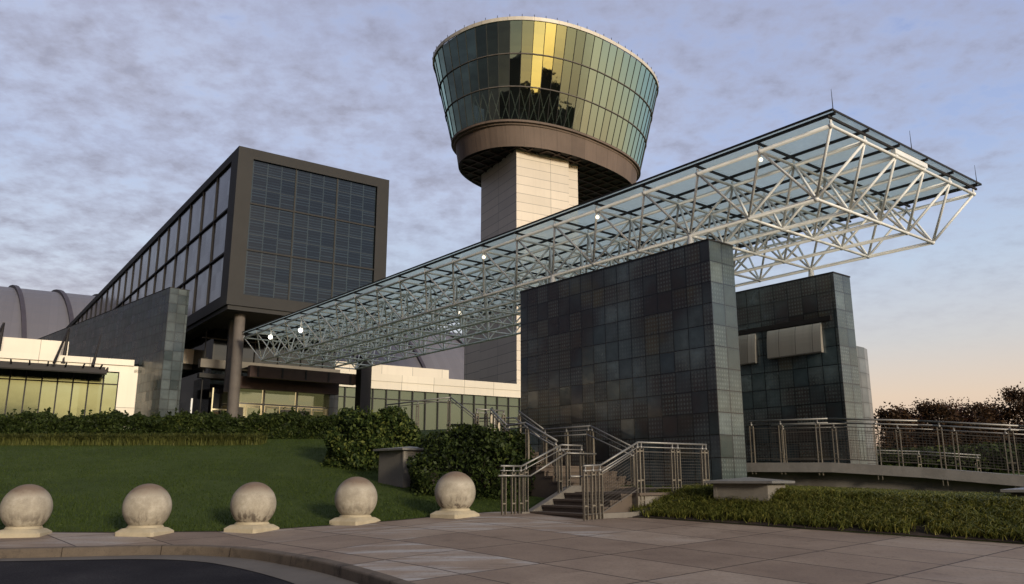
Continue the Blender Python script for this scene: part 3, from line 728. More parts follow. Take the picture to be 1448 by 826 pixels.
# glass panes, purlins and stand-offs
for i in range(19):
    for j in range(5):
        a0, a1 = ua[i]+.015, ua[i+1]-.015
        if i == 0: a0 -= .12
        b0, b1 = ub[j]+.012, ub[j+1]-.012
        if j == 0: b0 -= .12
        if j == 4: b1 += .22
        MB().box(SITE, b0, b1, a0, a1, ZG, ZG+.022).build('glass_pane', M['canopy'], t)
for j in range(6):
    b = ub[j]; MB().box(SITE, b-.028, b+.028, ua[0]-.12, ua[-1], ZG-.06, ZG-.003).build('purlin', M['dark'], t)
for i in range(20):
    MB().box(SITE, ub[0]-.12, ub[-1]+.22, ua[i]-.022, ua[i]+.022, ZG-.12, ZG-.063).build('glazing_bar', M['dark'], t)
mb = MB()
for b in (ub[0]-.14, ub[-1]+.22): mb.box(SITE, b, b+.03, ua[0]-.14, ua[-1]+.02, ZG-.01, ZG+.035)
mb.box(SITE, ub[0]-.11, ub[-1]+.22, ua[0]-.145, ua[0]-.122, ZG-.01, ZG+.035)
mb.build('edge_trim', M['frame'], t)
mb = MB()
for i in range(20):
    for j in range(6):
        p = SITE.w(ub[j], ua[i], ZU+.05); mb.tube(p, SITE.w(ub[j], ua[i], ZG-.15), .03, 6)
tag(mb.build('stand_off', ws, t), kind='stuff')
for b in (ub[0], (ub[2]+ub[3])/2, ub[5]+.1):
    MB().tube(SITE.w(b, ua[0]-.08, ZG+.05), SITE.w(b, ua[0]-.08, ZG+.55), .011, 6, .004).build('lightning_rod', M['dark'], t)
MB().box(SITE, ub[2]-.1, ub[3]+.1, ua[0]-.06, ua[0]+.06, ZU+.05, ZU+.17).build('gutter_box', ws, t)
# lamps hanging at the front nodes
lamp_spots = [(ua[1], 0, .05, 'lamp_dim', .2), (ua[4], 0, .055, 'lamp_dim', .2), (ua[7], 0, .06, 'lamp_dim', .2), (ua[17], 0, .11, 'lamp_on', .45), (ua[15], 0, .11, 'lamp_on', .62), (ua[10], 2, .08, 'lamp_dim', .9)]
for k, (a, j, r, m_, dz) in enumerate(lamp_spots):
    c = SITE.w(ub[j]+.02, a, ZU-dz)
    o = MB().sphere(c, r, 14).build('lamp_globe', M[m_], t, True)
    MB().tube(c, SITE.w(ub[j]+.02, a, ZU), .012, 6).build('lamp_rod', ws, o)
    ch = o.children[0]; 
# bearings on the walls
for (b, a, top) in ((lb_[0], la[2], 6.89), (lb_[4], la[2], 6.92), (lb_[0], la[5], 6.89), (lb_[4], la[5], 6.92)):
    MB().lathe(SITE, b, a, [(.15, top), (.15, top+.03), (.09, top+.12), (.07, ZL)], 14).build('bearing', ws, t, True)

# ------------------------------------------------------------------ big box building
bb = thing('box_building', 'tall dark box-shaped glass building raised on columns', 'building', BOX.w(17, 44, 3.6))
X0, X1, Y0, Y1, Z0, Z1 = 12.24, 21.65, 43.95, 116., 10.3, 19.45
fx_ = [13.1, 15.68, 18.26, 20.85]; fz = [10.95, 13.53, 16.24, 18.85]
# front frame (deep surround)
mb = MB()
mb.box(BOX, X0, X1, Y0, Y0+.5, fz[3], Z1); mb.box(BOX, X0, X1, Y0, Y0+.5, Z0, fz[0])
mb.box(BOX, X0, fx_[0], Y0, Y0+.5, fz[0]-.001, fz[3]+.001); mb.box(BOX, fx_[3], X1, Y0, Y0+.5, fz[0]-.001, fz[3]+.001)
mb.build('front_surround', M['frame'], bb)
mb = MB()
sy = [45.25+3.055*i for i in range(23)]
mb.box(BOX, X0, X0+.5, Y0+.503, Y1, 18.95, Z1-.003); mb.box(BOX, X0, X0+.5, Y0+.503, Y1, Z0+.003, 10.95)
mb.box(BOX, X0, X0+.5, Y0+.503, sy[0], 10.952, 18.948); mb.box(BOX, X0, X0+.5, sy[-1], Y1, 10.952, 18.948)
mb.build('side_surround', M['frame'], bb)
MB().box(BOX, X0+.55, X1-.05, Y0+.55, Y1, Z1-.35, Z1-.05).build('roof', M['dark'], bb)
MB().box(BOX, X1-.5, X1-.003, Y0+.505, Y1, Z0+.01, Z1-.01).build('far_wall', M['frame'], bb)
MB().box(BOX, X0+.35, X1-.5, Y0+.35, Y1, Z0-.25, Z0-.003).build('underside', M['dark'], bb)
mb = MB(); mb.box(BOX, X0+.10, X1-.1, Y0+.10, Y0+.345, Z0-.24, Z0-.006); mb.box(BOX, X0+.10, X0+.345, Y0+.35, Y1, Z0-.24, Z0-.006)
mb.build('drip_edge', M['frame'], bb)
for i in range(3):
    for k in range(3):
        w_ = MB().box(BOX, fx_[i]+.04, fx_[i+1]-.04, Y0+.14, Y0+.18, fz[k]+.04, fz[k+1]-.04, uo=(-fx_[i]-.04, -fz[k])).build('front_window', M['front_glass'], bb)
mb = MB()
for x in fx_[1:3]: mb.box(BOX, x-.04, x+.04, Y0+.10, Y0+.2, fz[0], fz[3])
for z in fz[1:3]: mb.box(BOX, fx_[0], fx_[3], Y0+.085, Y0+.135, z-.045, z+.045)
mb.build('front_mullion', M['frame'], bb)
for i in range(22):
    for k in range(3):
        z0, z1 = [10.95, 13.5, 16.12, 18.95][k:k+2]
        MB().box(BOX, X0+.13, X0+.17, sy[i]+.05, sy[i+1]-.05, z0+.05, z1-.05, uo=(-sy[i], 0)).build('side_window', M['side_glass'], bb)
mb = MB()
for y in sy: mb.box(BOX, X0+.05, X0+.2, y-.05, y+.05, 10.95, 18.95)
for z in (13.5, 16.12): mb.box(BOX, X0+.02, X0+.12, sy[0], sy[-1], z-.05, z+.05)
mb.build('side_mullion', M['dark'], bb)
# recessed base under the box
MB().box(BOX, 13.4, 21.3, 50.2, 112, 3.2, Z0-.26).build('recessed_wall', M['dark_glass'], bb)
MB().box(BOX, 12.6, 21.4, 49.6, 50.1, 7.55, 8.05).build('floor_edge', M['concrete'], bb)
MB().box(BOX, 12.6, 21.4, 49.65, 50.15, 6.95, 7.2).build('floor_trim', M['frame'], bb)
MB().box(BOX, 12.6, 21.4, 49.75, 49.85, 9.3, 9.36).build('floor_trim', M['frame'], bb)
mb = MB()
for x in np.arange(12.9, 21.5, 1.5): mb.box(BOX, x, x+.05, 50.1, 50.18, 3.4, 10.0)
mb.build('recess_mullion', M['frame'], bb)
MB().lathe(SITE, 15.72, 44.3, [(.30, 3.), (.30, 10.05)], 20).build('column', M['concol'], bb, True)
MB().box(BOX, 13.35, 13.6, 46.9, 47.15, 5.9, 10.1).build('slim_column', M['concol'], bb)
MB().box(SITE, 15.38, 16.06, 43.96, 44.64, 3.0, 3.9).build('column_foot', M['concol'], bb)

# brown steel entrance portal under the canopy
ep = thing('entrance_porch', 'brown steel beams and column of the lit entrance porch under the canopy', 'porch', SITE.w(19, 43.5, 3.7))
MB().box(SITE, 16.2, 22.6, 43.45, 43.8, 6.52, 7.15).build('beam', M['brown'], ep)
MB().box(SITE, 22.62, 23.3, 42.85, 43.5, 3., 8.2).build('column', M['dark'], ep)
MB().box(SITE, 15.95, 22.3, 45.0, 45.4, 6.05, 6.72).build('beam', M['brown'], ep)
MB().box(SITE, 16.2, 22.6, 43.82, 44.9, 7.05, 7.10).build('porch_roof', M['dark'], ep)
mb = MB()
for x in np.arange(16.6, 22.4, 1.4): mb.box(SITE, x, x+.1, 43.42, 43.449, 6.56, 7.12)
mb.build('beam_stiffener', M['dark'], ep)
MB().box(SITE, 18.2, 20.7, 45.1, 45.3, 6.73, 6.85).build('sign_bar', M['cream'], ep)
# lobby
lob = thing('entrance_lobby', 'lit glass entrance lobby with cream framed doors under the brown beam', 'lobby', SITE.w(19, 46, 3.7))
MB().box(SITE, 16.3, 22.2, 46.6, 46.7, 3.2, 6.4).build('back_wall', M['lit_room'], lob)
for k in range(3):
    x = 16.0+k*2.02
    MB().box(SITE, x+.06, x+1.96, 46.0, 46.03, 5.36, 6.25).build('transom_window', M['entry_glass'], lob)
    mb = MB()
    mb.box(SITE, x, x+.1, 45.93, 46.05, 3.2, 6.28); mb.box(SITE, x+.0, x+2.02, 45.9, 45.925, 5.24, 5.34)
    mb.build('frame', M['steel'], lob)
    for s in (0, 1):
        xx = x+.16+s*.88
        mb = MB(); mb.box(SITE, xx, xx+.09, 45.94, 46.0, 3.2, 5.22); mb.box(SITE, xx+.75, xx+.84, 45.94, 46.0, 3.2, 5.22); mb.box(SITE, xx+.092, xx+.748, 45.94, 46.0, 5.08, 5.22)
        d = mb.build('door', M['lit_frame'], lob)
        MB().box(SITE, xx+.1, xx+.74, 45.96, 45.98, 3.2, 5.07).build('pane', M['entry_glass'] if (s+k) % 2 else M['dark_glass'], d)
MB().box(SITE, 22.0, 22.6, 45.6, 46.4, 3.2, 6.4).build('tiled_pier', M['tile_pale'], lob)
# side lobby seen under the box, left of the big column
MB().box(BOX, 12.9, 15.4, 47.6, 47.7, 3.2, 6.1).build('side_glazing', M['dark_glass'], lob)
mb = MB()
for x in (12.85, 14.1, 15.4): mb.box(BOX, x, x+.07, 47.5, 47.59, 3.2, 6.15)
mb.box(BOX, 12.92, 15.4, 47.5, 47.585, 4.9, 4.98)
mb.build('side_frame', M['lit_frame'], lob)

# dark tiled base wall left of the box
DW = Frame(-44.9, -18.99, 44.0)
wall('tiled_wall', 'long dark fine-tiled base wall running left under the box building', DW, 0., 1.1, 0, 48, 2.0, 11.46, M['tile_fine'])
MB_ = MB().tube((-14.0+ -1.9, 40.6, 3.0), (-15.9, 40.6, 5.0), .05, 8)
tag(MB_.build('marker_post', M['white_steel']), 'slim white post in front of the tiled wall end, above the hedge', 'post')

# ------------------------------------------------------------------ left cream building
CB = Frame(-30, -21.4, 46.4)
cb = thing('cream_building', 'low cream building with yellow-green glass front at the left picture edge', 'building', CB.w(-10, 0, 3.6))
MB().box(CB, -45, .0, 0, .6, 7.0, 7.38).build('fascia', M['fascia'], cb)
MB().box(CB, -45, -.25, -.12, .5, 7.383, 7.72).build('fascia_upper', M['fascia'], cb)
MB().box(CB, -45, -.25, .05, 14, 7.0, 7.6).build('roof', M['frame'], cb)
MB().box(CB, -45, -3.6, 1.6, 2.0, 7.61, 8.75).build('parapet', M['fascia'], cb)
MB().box(CB, -.95, .05, -.06, .55, 3.0, 6.998).build('corner_pier', M['fascia'], cb)
MB().box(CB, -.2, .4, .0, .6, 6.6, 7.2).build('cornice_return', M['fascia'], cb)
MB().box(CB, -45, -.95, .35, .8, 2.6, 6.99).build('inner_wall', M['dark'], cb)
for i in range(42):
    x1 = -.97-i*.75; MB().box(CB, x1-.71, x1, .2, .23, 3.0, 6.95, uo=(0, 0)).build('glass_panel', M['curtain'], cb)
mb = MB()
for i in range(43):
    x = -.97-i*.75+.02; mb.box(CB, x-.035, x+.035, .08, .24, 3.0, 6.99)
mb.box(CB, -33, -.95, .1, .19, 6.28, 6.33)
mb.build('mullion', M['dark'], cb)
can = thing('louvre_canopy', 'dark louvred metal canopy projecting from the cream fascia, left of frame', 'canopy', CB.w(-6, -1, 7))
mb = MB()
for y in np.arange(-1.9, -.2, .16): mb.box(CB, -20, -1.75, y, y+.06, 6.74+.16*(y+1.9), 6.82+.16*(y+1.9))
mb.build('louvre', M['dark'], can)
mb = MB(); mb.box(CB, -20, -1.7, -2.0, -1.92, 6.66, 6.80); mb.box(CB, -1.72, -1.64, -1.9, -.15, 6.80, 7.0)
mb.box(CB, -20, -1.7, -.24, -.16, 6.9, 7.2)
mb.build('edge_beam', M['dark'], can)
mb = MB()
for x in np.arange(-19, -1.8, .85): mb.box(CB, x, x+.07, -1.9, -.25, 7.085, 7.16)
mb.build('rafter', M['dark'], can)
MB().box(CB, -20, -1.7, -1.95, -1.6, 6.62, 6.65).build('soffit_panel', M['frame'], can)
for x in (-4.0, -7.1, -10.3):
    mb = MB(); mb.tube(CB.w(x+.2, -.05, 7.3), CB.w(x+.28, .1, 9.3), .11, 8, .06); mb.tube(CB.w(x-.25, -1.5, 7.1), CB.w(x+.26, .05, 9.2), .075, 8, .05)
    mb.build('mast', M['dark'], can)
mb = MB(); mb.tube(CB.w(-2.35, -.5, 7.2), CB.w(-2.1, .0, 9.0), .09, 8, .02); mb.build('mast', M['dark'], can)

# ------------------------------------------------------------------ centre cream building
CC = Frame(-33, .73, 62)
cc = thing('cream_building', 'low cream building with two stepped parapets between the porch and the tower', 'building', CC.w(-6, 0, 3.6))
MB().box(CC, -22, 14, 0, .6, 7.65, 8.15).build('fascia_upper', M['fascia'], cc)
MB().box(CC, -22, 14, .05, .6, 7.12, 7.647).build('fascia', M['fascia'], cc)
MB().box(CC, -22, 14, .6, 12, 7.2, 8.0).build('roof', M['frame'], cc)
MB().box(CC, -24, -4.4, 3.5, 4.0, 8.35, 9.3).build('parapet', M['fascia'], cc)
MB().box(CC, -24, -4.4, 3.7, 9, 8.0, 8.345).build('parapet_base', M['frame'], cc)
MB().box(CC, -22, 14, .6, .9, 2.6, 7.1).build('inner_wall', M['dark'], cc)
M['curtain_pale'] = glass_reflective('pale_curtain_glass', (.30,.38,.31), (.10,.115,.085), .12, 0, 6, .012, 1., 3.2, .42, .15)
for i in range(30):
    x = -20+i*1.0; MB().box(CC, x, x+.95, .3, .33, 3.0, 7.1, uo=(0, 0)).build('glass_panel', M['curtain_pale'], cc)
mb = MB()
for i in range(31): mb.box(CC, -20.06+i*1., -19.99+i*1., .18, .34, 3.0, 7.115)
mb.box(CC, -20, 10, .2, .29, 6.45, 6.5); mb.build('mullion', M['dark'], cc)
mb = MB()
for i in range(12): mb.box(CC, -18+i*2.3, -17.9+i*2.3, 3.3, 3.49, 8.05, 8.4)
mb.build('parapet_bracket', M['dark'], cc)

# ------------------------------------------------------------------ tower
TS = Frame(-28, .47, 80.47)
tw = thing('observation_tower', 'tall cream tower with a flared oval glass cab on top', 'tower', (2, 85, 3.6))
MB().box(TS, 0, 6.45, 0, 8.5, 2.5, 35.6, uo=(.45, .1)).build('shaft', M['cream'], tw)
MB().box(TS, 6.45, 8.1, .75, 8.0, 2.5, 35.5, uo=(.45, .1)).build('shaft_wing', M['cream'], tw)
MB().box(TS, 0.02, 6, 8.5, 12.6, 2.5, 19.8, uo=(.45, .1)).build('lower_block', M['cream_left'], tw)
cab = tw
cz = np.array([4.5, 90.]); AN = R(45); cu = np.array([math.sin(AN), math.cos(AN)]); cv = np.array([math.cos(AN), -math.sin(AN)])
def oval(a, b, th, n=2.3):
    c, s = math.cos(th), math.sin(th); q = (abs(c)**n+abs(s)**n)**(-1/n)
    return cz+cu*a*q*c+cv*b*q*s
ZB, ZT = 37.55, 47.8
NP = 66
# equal-arc parameters on the mid oval
tt = np.linspace(0, 2*math.pi, 2001); pts = np.array([oval(14.2, 9.2, q) for q in tt]); dl = np.r_[0, np.cumsum(np.linalg.norm(np.diff(pts, axis=0), axis=1))]
TH = np.interp(np.linspace(0, dl[-1], NP+1), dl, tt)
def ring(z, off=0.):
    f = (z-ZB)/(ZT-ZB); a = 13.05+(14.85-13.05)*f+off; b = 7.82+(10.82-7.82)*f+off
    return [(*oval(a, b, q), z) for q in TH[:-1]]
rb, rt = ring(ZB), ring(ZT)
for k in range(NP):
    k2 = (k+1) % NP
    A0, A1, B0, B1 = map(np.array, (rb[k], rb[k2], rt[k], rt[k2]))
    mb = MB(); rows = 8
    for r_ in range(rows):
        f0, f1 = r_/rows, (r_+1)/rows
        l0, r0_ = A0+(B0-A0)*f0, A1+(B1-A1)*f0; l1, r1_ = A0+(B0-A0)*f1, A1+(B1-A1)*f1
        mb.quad([l0, r0_, r1_, l1], [(k*1.3+.05, f0*10), (k*1.3+1.25, f0*10), (k*1.3+1.25, f1*10), (k*1.3+.05, f1*10)])
    mb.build('glass_panel', M['cab_glass'], tw, True)
mb = MB()
for k in range(NP):
    o1, o2 = np.array(rb[k]), np.array(rt[k]); d = (o1[:2]-cz); d = d/np.linalg.norm(d)*.03
    mb.tube(o1+[d[0], d[1], 0], o2+[d[0], d[1], 0], .035, 4, cap=False)
mb.build('mullion', M['frame'], tw)
for z, r in ((41.1, .07), (44.45, .07)):
    mb = MB(); pr = ring(z, .05)
    for k in range(NP): mb.tube(pr[k], pr[(k+1) % NP], r, 6, cap=False)
    mb.build('ring_rail', M['concol'], tw)
# roof and rim
def ovalband(name, mat, specs, par, n=96, close=False):
    mb = MB(); qs = np.interp(np.linspace(0, dl[-1], n+1), dl, tt)[:-1]; rg = [[(*oval(a, b, q), z) for q in qs] for a, b, z in specs]
    per = dl[-1]/n; acc = 0
    for (A_, B_) in zip(rg, rg[1:]):
        dz = math.dist(A_[0], B_[0])
        for k in range(n):
            k2 = (k+1) % n; mb.quad([A_[k2], A_[k], B_[k], B_[k2]][::-1], [(k*per+per, acc+dz) if 0 else ((k+1)*per, acc+dz), (k*per, acc+dz), (k*per, acc), ((k+1)*per, acc)])
        acc += dz
    if close:
        mb.quad([(p[0], p[1], p[2]) for p in rg[-1]])
    return mb.build(name, mat, par)
ovalband('rim_coping', M['fascia'], [(14.88, 10.85, 47.8), (14.99, 10.95, 47.81), (15.01, 10.97, 48.2), (14.55, 10.5, 48.2)], tw)
ovalband('roof', M['frame'], [(14.54, 10.49, 48.1), (3, 2, 48.3)], tw, close=True)
mb = MB(); pr = [(*oval(15.01, 10.97, q), 48.2) for q in TH[:-1]]
for p in pr: mb.tube(p, (p[0], p[1], 48.45), .04, 4)
mb.build('rim_stud', M['dark'], tw)
ovalband('concrete_band', M['band'], [(13.18, 7.95, 37.75), (13.18, 7.95, 37.5), (12.9, 7.72, 37.45), (12.85, 7.68, 37.3), (12.6, 7.62, 37.25), (12.2, 7.43, 35.05)], tw)
ovalband('soffit', M['soffit'], [(12.19, 7.42, 35.06), (11.9, 7.1, 35.2), (6, 3, 35.2)], tw, close=True)
ovalband('cab_floor', M['dark'], [(12.85, 7.7, 37.56), (5, 3, 37.57)], tw, close=True)
ovalband('cab_ceiling', M['dark'], [(14.35, 10.3, 47.4), (5, 3, 47.41)], tw, close=True)
ovalband('core', M['dark'], [(9.5, 4.4, 47.39), (9.5, 4.4, 37.6)], tw)
# diagonal lattice inside the lowest ring of glass
mb = MB(); r0 = ring(37.7, -.55); r1 = ring(41.0, -.55)
for k in range(NP):
    mb.tube(r0[k], r1[(k+1) % NP], .055, 5, cap=False); mb.tube(r1[k], r0[(k+1) % NP], .055, 5, cap=False)
mb.build('lattice', M['white_steel'], tw)
# coffer ribs under the cab
mb = MB()
for s in np.arange(-11.5, 12, 1.5):
    w_ = 7.1*(max(0, 1-(abs(s)/11.85)**2.3))**(1/2.3)-.1
    if w_ > .5: 
        a_ = cz+cu*s-cv*w_; b_ = cz+cu*s+cv*w_; mb.tube((*a_, 35.15), (*b_, 35.15), .14, 4)
for s in np.arange(-6, 6.1, 1.5):
    w_ = 11.85*(max(0, 1-(abs(s)/7.1)**2.3))**(1/2.3)-.1
    a_ = cz+cv*s-cu*w_; b_ = cz+cv*s+cu*w_; mb.tube((*a_, 35.12), (*b_, 35.12), .13, 4)
mb.build('soffit_rib', M['brown'], tw)

# ------------------------------------------------------------------ hangar vault behind
HV = Frame(-31, -78, 141)     # x runs along the vault
hv = thing('hangar', 'huge grey barrel-vaulted hangar roof behind the buildings', 'hangar', (-40, 165, 3))
mb = MB(); RR = 30.2; n = 32
for i in range(n):
    p = math.pi*i/n; q = math.pi*(i+1)/n
    pt = lambda x, a: HV.w(x, -RR*math.cos(a), 2.5+RR*math.sin(a))
    mb.quad([pt(-120, p), pt(160, p), pt(160, q), pt(-120, q)], [(-120, p*RR), (160, p*RR), (160, q*RR), (-120, q*RR)])
mb.build('vault_roof', M['vault'], hv, True)
for x in list(np.arange(-112.4, 40, 6.4))+list(np.arange(41.2, 160, 12.8)):
    mb = MB()
    for i in range(n):
        p = math.pi*i/n; q = math.pi*(i+1)/n
        f = lambda xx, a, r_: HV.w(xx+4.2*math.cos(a), -r_*math.cos(a), 2.5+r_*math.sin(a))
        R2 = RR+.45; w2_ = .62
        mb.quad([f(x, p, R2), f(x+w2_, p, R2), f(x+w2_, q, R2), f(x, q, R2)]); mb.quad([f(x, p, RR-.1), f(x, p, R2), f(x, q, R2), f(x, q, RR-.1)]); mb.quad([f(x+w2_, p, R2), f(x+w2_, p, RR-.1), f(x+w2_, q, RR-.1), f(x+w2_, q, R2)])
    mb.build('rib', M['bark_rib'], hv, True)

# ------------------------------------------------------------------ stairs
st = thing('stairs', 'stone stairs climbing in flights beside the dark tiled wall', 'stairs', SITE.w(13, 13.5, .3))
mb = MB(); nR = 4; z0 = .24; rise = (.76-z0)/nR; b0 = 11.95; go = .34
for i in range(nR):
    MB().box(SITE, b0+go*i, b0+go*(i+1) if i < nR-1 else b0+go*(i+1), 12.62, 14.4, -.3, z0+rise*(i+1)-.045).build('riser', M['step'], st)
    MB().box(SITE, b0+go*i-.03, b0+go*(i+1)-.033, 12.60, 14.42, z0+rise*(i+1)-.043, z0+rise*(i+1)).build('tread', M['step'], st, bevel=.008)
lx0 = b0+go*nR
MB().box(SITE, lx0, 15.8, 12.45, 14.6, -.3, .72).build('landing_base', M['concrete'], st)
MB().box(SITE, lx0-.03, 15.83, 12.38, 14.6, .722, .78).build('landing', M['step'], st)
n2 = 5
for i in range(n2):
    MB().box(SITE, 13.3, 15.8, 14.6+.31*i, 14.6+.31*(i+1), -.2, .76+(1.4-.76)/n2*(i+1)-.045).build('riser', M['step'], st)
    MB().box(SITE, 13.28, 15.8, 14.57+.31*i, 14.567+.31*(i+1), .76+(1.4-.76)/n2*(i+1)-.043, .76+(1.4-.76)/n2*(i+1)).build('tread', M['step'], st)
MB().box(SITE, 13.3, 15.8, 16.15, 18.1, -.2, 1.4).build('landing_base', M['step'], st)
for i in range(4):
    MB().box(SITE, 13.3, 15.8, 18.1+.3*i, 18.1+.3*(i+1), -.2, 1.4+.15*(i+1)).build('riser', M['step'], st)
MB().box(SITE, 13.3, 15.8, 19.3, 27, .2, 2.0).build('upper_terrace', M['step'], st)
# cheek wall on the left of the lowest flight, sloping
F = SITE
def prism(mb, F, poly, y0, y1):
    """poly in (x,z), extruded along y"""
    a = [F.w(x, y0, z) for x, z in poly]; b = [F.w(x, y1, z) for x, z in poly]
    mb.quad(a, [(x, z) for x, z in poly]); mb.quad(b[::-1], [(x, z) for x, z in poly][::-1])
    for i in range(len(poly)):
        j = (i+1) % len(poly); mb.quad([a[j], a[i], b[i], b[j]])
    return mb
prism(MB(), F, [(11.7, -.2), (13.5, -.2), (13.5, .92), (13.2, .92), (11.95, .36), (11.7, .36)], 14.43, 14.62).build('cheek_wall', M['concrete'], st)
ed = MB(); pts_e = [(1.75, 17.45), (2.6, 17.75), (3.5, 18.1), (4.4, 18.4), (5.2, 18.6)]
for (ax_, ay_), (bx_, by_) in zip(pts_e, pts_e[1:]):
    za, zb_ = float(H(ax_, ay_))+.10, float(H(bx_, by_))+.10
    a, b = Vector((ax_, ay_, za)), Vector((bx_, by_, zb_)); n_ = Vector((-(b-a).y, (b-a).x, 0)).normalized()*.14; dn = Vector((0, 0, -.3))
    ed.quad([a, b, b+n_, a+n_]); ed.quad([a+dn, b+dn, b, a]); ed.quad([a+n_, b+n_, b+n_+dn, a+n_+dn]); ed.quad([a+n_, a+n_+dn, a+dn, a])
tag(ed.build('edging_kerb', M['concrete']), 'low concrete edging between the landing and the border grass', 'edging')

# ------------------------------------------------------------------ railings
def railing(label, pts, posts, rail_h=1.07, hand=None, mesh=True, low=.10, ext=.0, group='steel railings around the stairs and ramp', rr=.022, wires=.06, name='railing'):
    """pts: floor polyline [(x,y,z)], posts: list of (segment, fraction, drop)"""
    P = [Vector(p) for p in pts]; t = thing(name, label, 'railing', tuple(P[0]), group)
    top = [p+Vector((0, 0, rail_h)) for p in P]
    MB().path([tuple(q) for q in top], rr, 10).build('top_rail', M['steel'], t, True)
    MB().path([tuple(q-Vector((0, 0, .10))) for q in top], rr*.55, 8).build('under_rail', M['steel'], t, True)
    if hand: MB().path([tuple(q) for q in hand], rr*.85, 10).build('handrail', M['steel'], t, True)
    for s, f, drop in posts:
        a, b = P[s], P[s+1]; q = a.lerp(b, f); d = (b-a); d.z = 0; d.normalize(); n_ = Vector((-d.y, d.x, 0))
        yaw = math.degrees(math.atan2(d.x, d.y))
        Fp = Frame(yaw, q.x, q.y)   # y along the rail
        mb = MB()
        for o in (-.055, .04): mb.box(Fp, -.028, .028, o, o+.016, q.z-drop, q.z+rail_h-.13)
        for zz in (q.z-drop*.5, q.z+.25, q.z+rail_h-.2): mb.box(Fp, -.02, .02, -.039, .04, zz, zz+.03)
        ob = mb.build('post', M['steel_dull'], t)
        mb = MB(); mb.box(Fp, -.02, .02, -.012, .012, q.z+rail_h-.13, q.z+rail_h-.015); mb.sphere(tuple(q+Vector((0, 0, rail_h-.10))), .036, 8)
        mb.build('post_cap', M['steel'], ob, True)
    if mesh:
        for a, b in zip(P, P[1:]):
            d = b-a; ln = math.hypot(d.x, d.y); n_ = int(ln/wires)
            if n_ < 2: continue
            mb = MB()
            for i in range(n_+1):
                q = a.lerp(b, i/n_); mb.tube(tuple(q+Vector((0, 0, low))), tuple(q+Vector((0, 0, rail_h-.2))), .0035, 3, cap=False)
            for k in range(13):
                zz = low+(rail_h-.2-low)*k/12; r_ = .011 if k in (0, 12) else .003
                mb.tube(tuple(a+Vector((0, 0, zz))), tuple(b+Vector((0, 0, zz))), r_, 4, cap=False)
            mb.build('mesh_panel', M['wire'], t)
    return t
def S(b, a, z): return SITE.w(b, a, z)
# lowest flight
railing('short steel railing on the left of the lowest stone steps', [S(11.15, 14.5, .28), S(11.75, 14.5, .28), S(12.95, 14.5, .78), S(13.6, 14.5, .78)],
        [(0, .15, .1), (0, .6, .1), (0, .95, .1), (1, .1, .1), (1, .95, .25), (2, .3, .2), (2, .98, .2)], mesh=False,
        hand=[S(11.0, 14.38, 1.14), S(11.9, 14.38, 1.14), S(13.0, 14.38, 1.66), S(13.95, 14.38, 1.66)])
railing('steel railing with mesh infill on the right of the lowest steps and landing', [S(11.75, 12.5, .26), S(12.25, 12.5, .28), S(13.35, 12.45, .78), S(15.5, 12.30, .78)],
        [(0, .1, .1), (0, .55, .1), (0, .95, .1), (1, .98, .35), (2, .04, .35), (2, .48, .3), (2, .56, .1), (2, .93, .35), (2, .985, .35)],
        hand=[S(11.5, 12.62, 1.12), S(12.2, 12.62, 1.12), S(13.3, 12.6, 1.62), S(13.5, 12.6, 1.62)])
railing('steel railing of the middle flight, against the dark tiled wall', [S(15.45, 14.55, .78), S(15.45, 16.1, 1.4), S(15.45, 18.05, 1.4), S(15.45, 19.2, 2.0)],
        [(0, .04, .1), (0, .97, .1), (1, .05, .1), (1, .5, .1), (1, .97, .1), (2, .97, .1)], mesh=False,
        hand=[S(15.3, 14.4, 1.62), S(15.3, 16.1, 2.24), S(15.3, 18.05, 2.24), S(15.3, 19.2, 2.86)])
railing('stout steel railing between the wide dark shrub and the middle flight', [S(13.35, 15.1, .9), S(13.35, 16.3, 1.4), S(13.6, 17.4, 1.4), S(14.4, 19.2, 2.0)],
        [(0, .05, .1), (0, .95, .1), (1, .9, .1), (2, .5, .1), (2, .98, .1)], mesh=False, rr=.028,
        hand=[S(13.5, 15.0, 1.72), S(13.5, 16.3, 2.22), S(13.75, 17.4, 2.22), S(14.55, 19.2, 2.85)])
railing('short steel railing on the upper terrace at the left end of the tiled wall', [S(14.05, 19.45, 2.0), S(15.1, 19.45, 2.0)],
        [(0, .03, .1), (0, .35, .1), (0, .65, .1), (0, .97, .1)], mesh=False)
railing('farthest steel railing above the two shrubs, sloping down to the right', [(-4.6, 30, 2.66), (-2.15, 28.6, 2.8), (-1.15, 27.6, 2.0), (.4, 27.2, 1.98)],
        [(0, .5, .1), (0, .98, .1), (1, .95, .1), (2, .6, .1), (2, .95, .1)], mesh=False, rr=.025)
hp = thing('hoop_post', 'thin post with an oval hoop at its top on the upper terrace', 'post', (-.55, 26.0, 2.0))
MB().tube((-.55, 26, 1.6), (-.55, 26, 3.1), .025, 8).build('pole', M['steel'], hp)
mb = MB()
for i in range(16):
    a0, a1 = 2*math.pi*i/16, 2*math.pi*(i+1)/16
    mb.tube((-.63+.05*math.cos(a0), 26, 3.05+.24*math.sin(a0)), (-.63+.05*math.cos(a1), 26, 3.05+.24*math.sin(a1)), .016, 5)
mb.build('hoop', M['dark'], hp)
pl = thing('cafe_table', 'dark terrace table half hidden behind the far railing, nearer the tiled wall', 'table', (-.2, 29, 2.5), 'dark terrace tables')
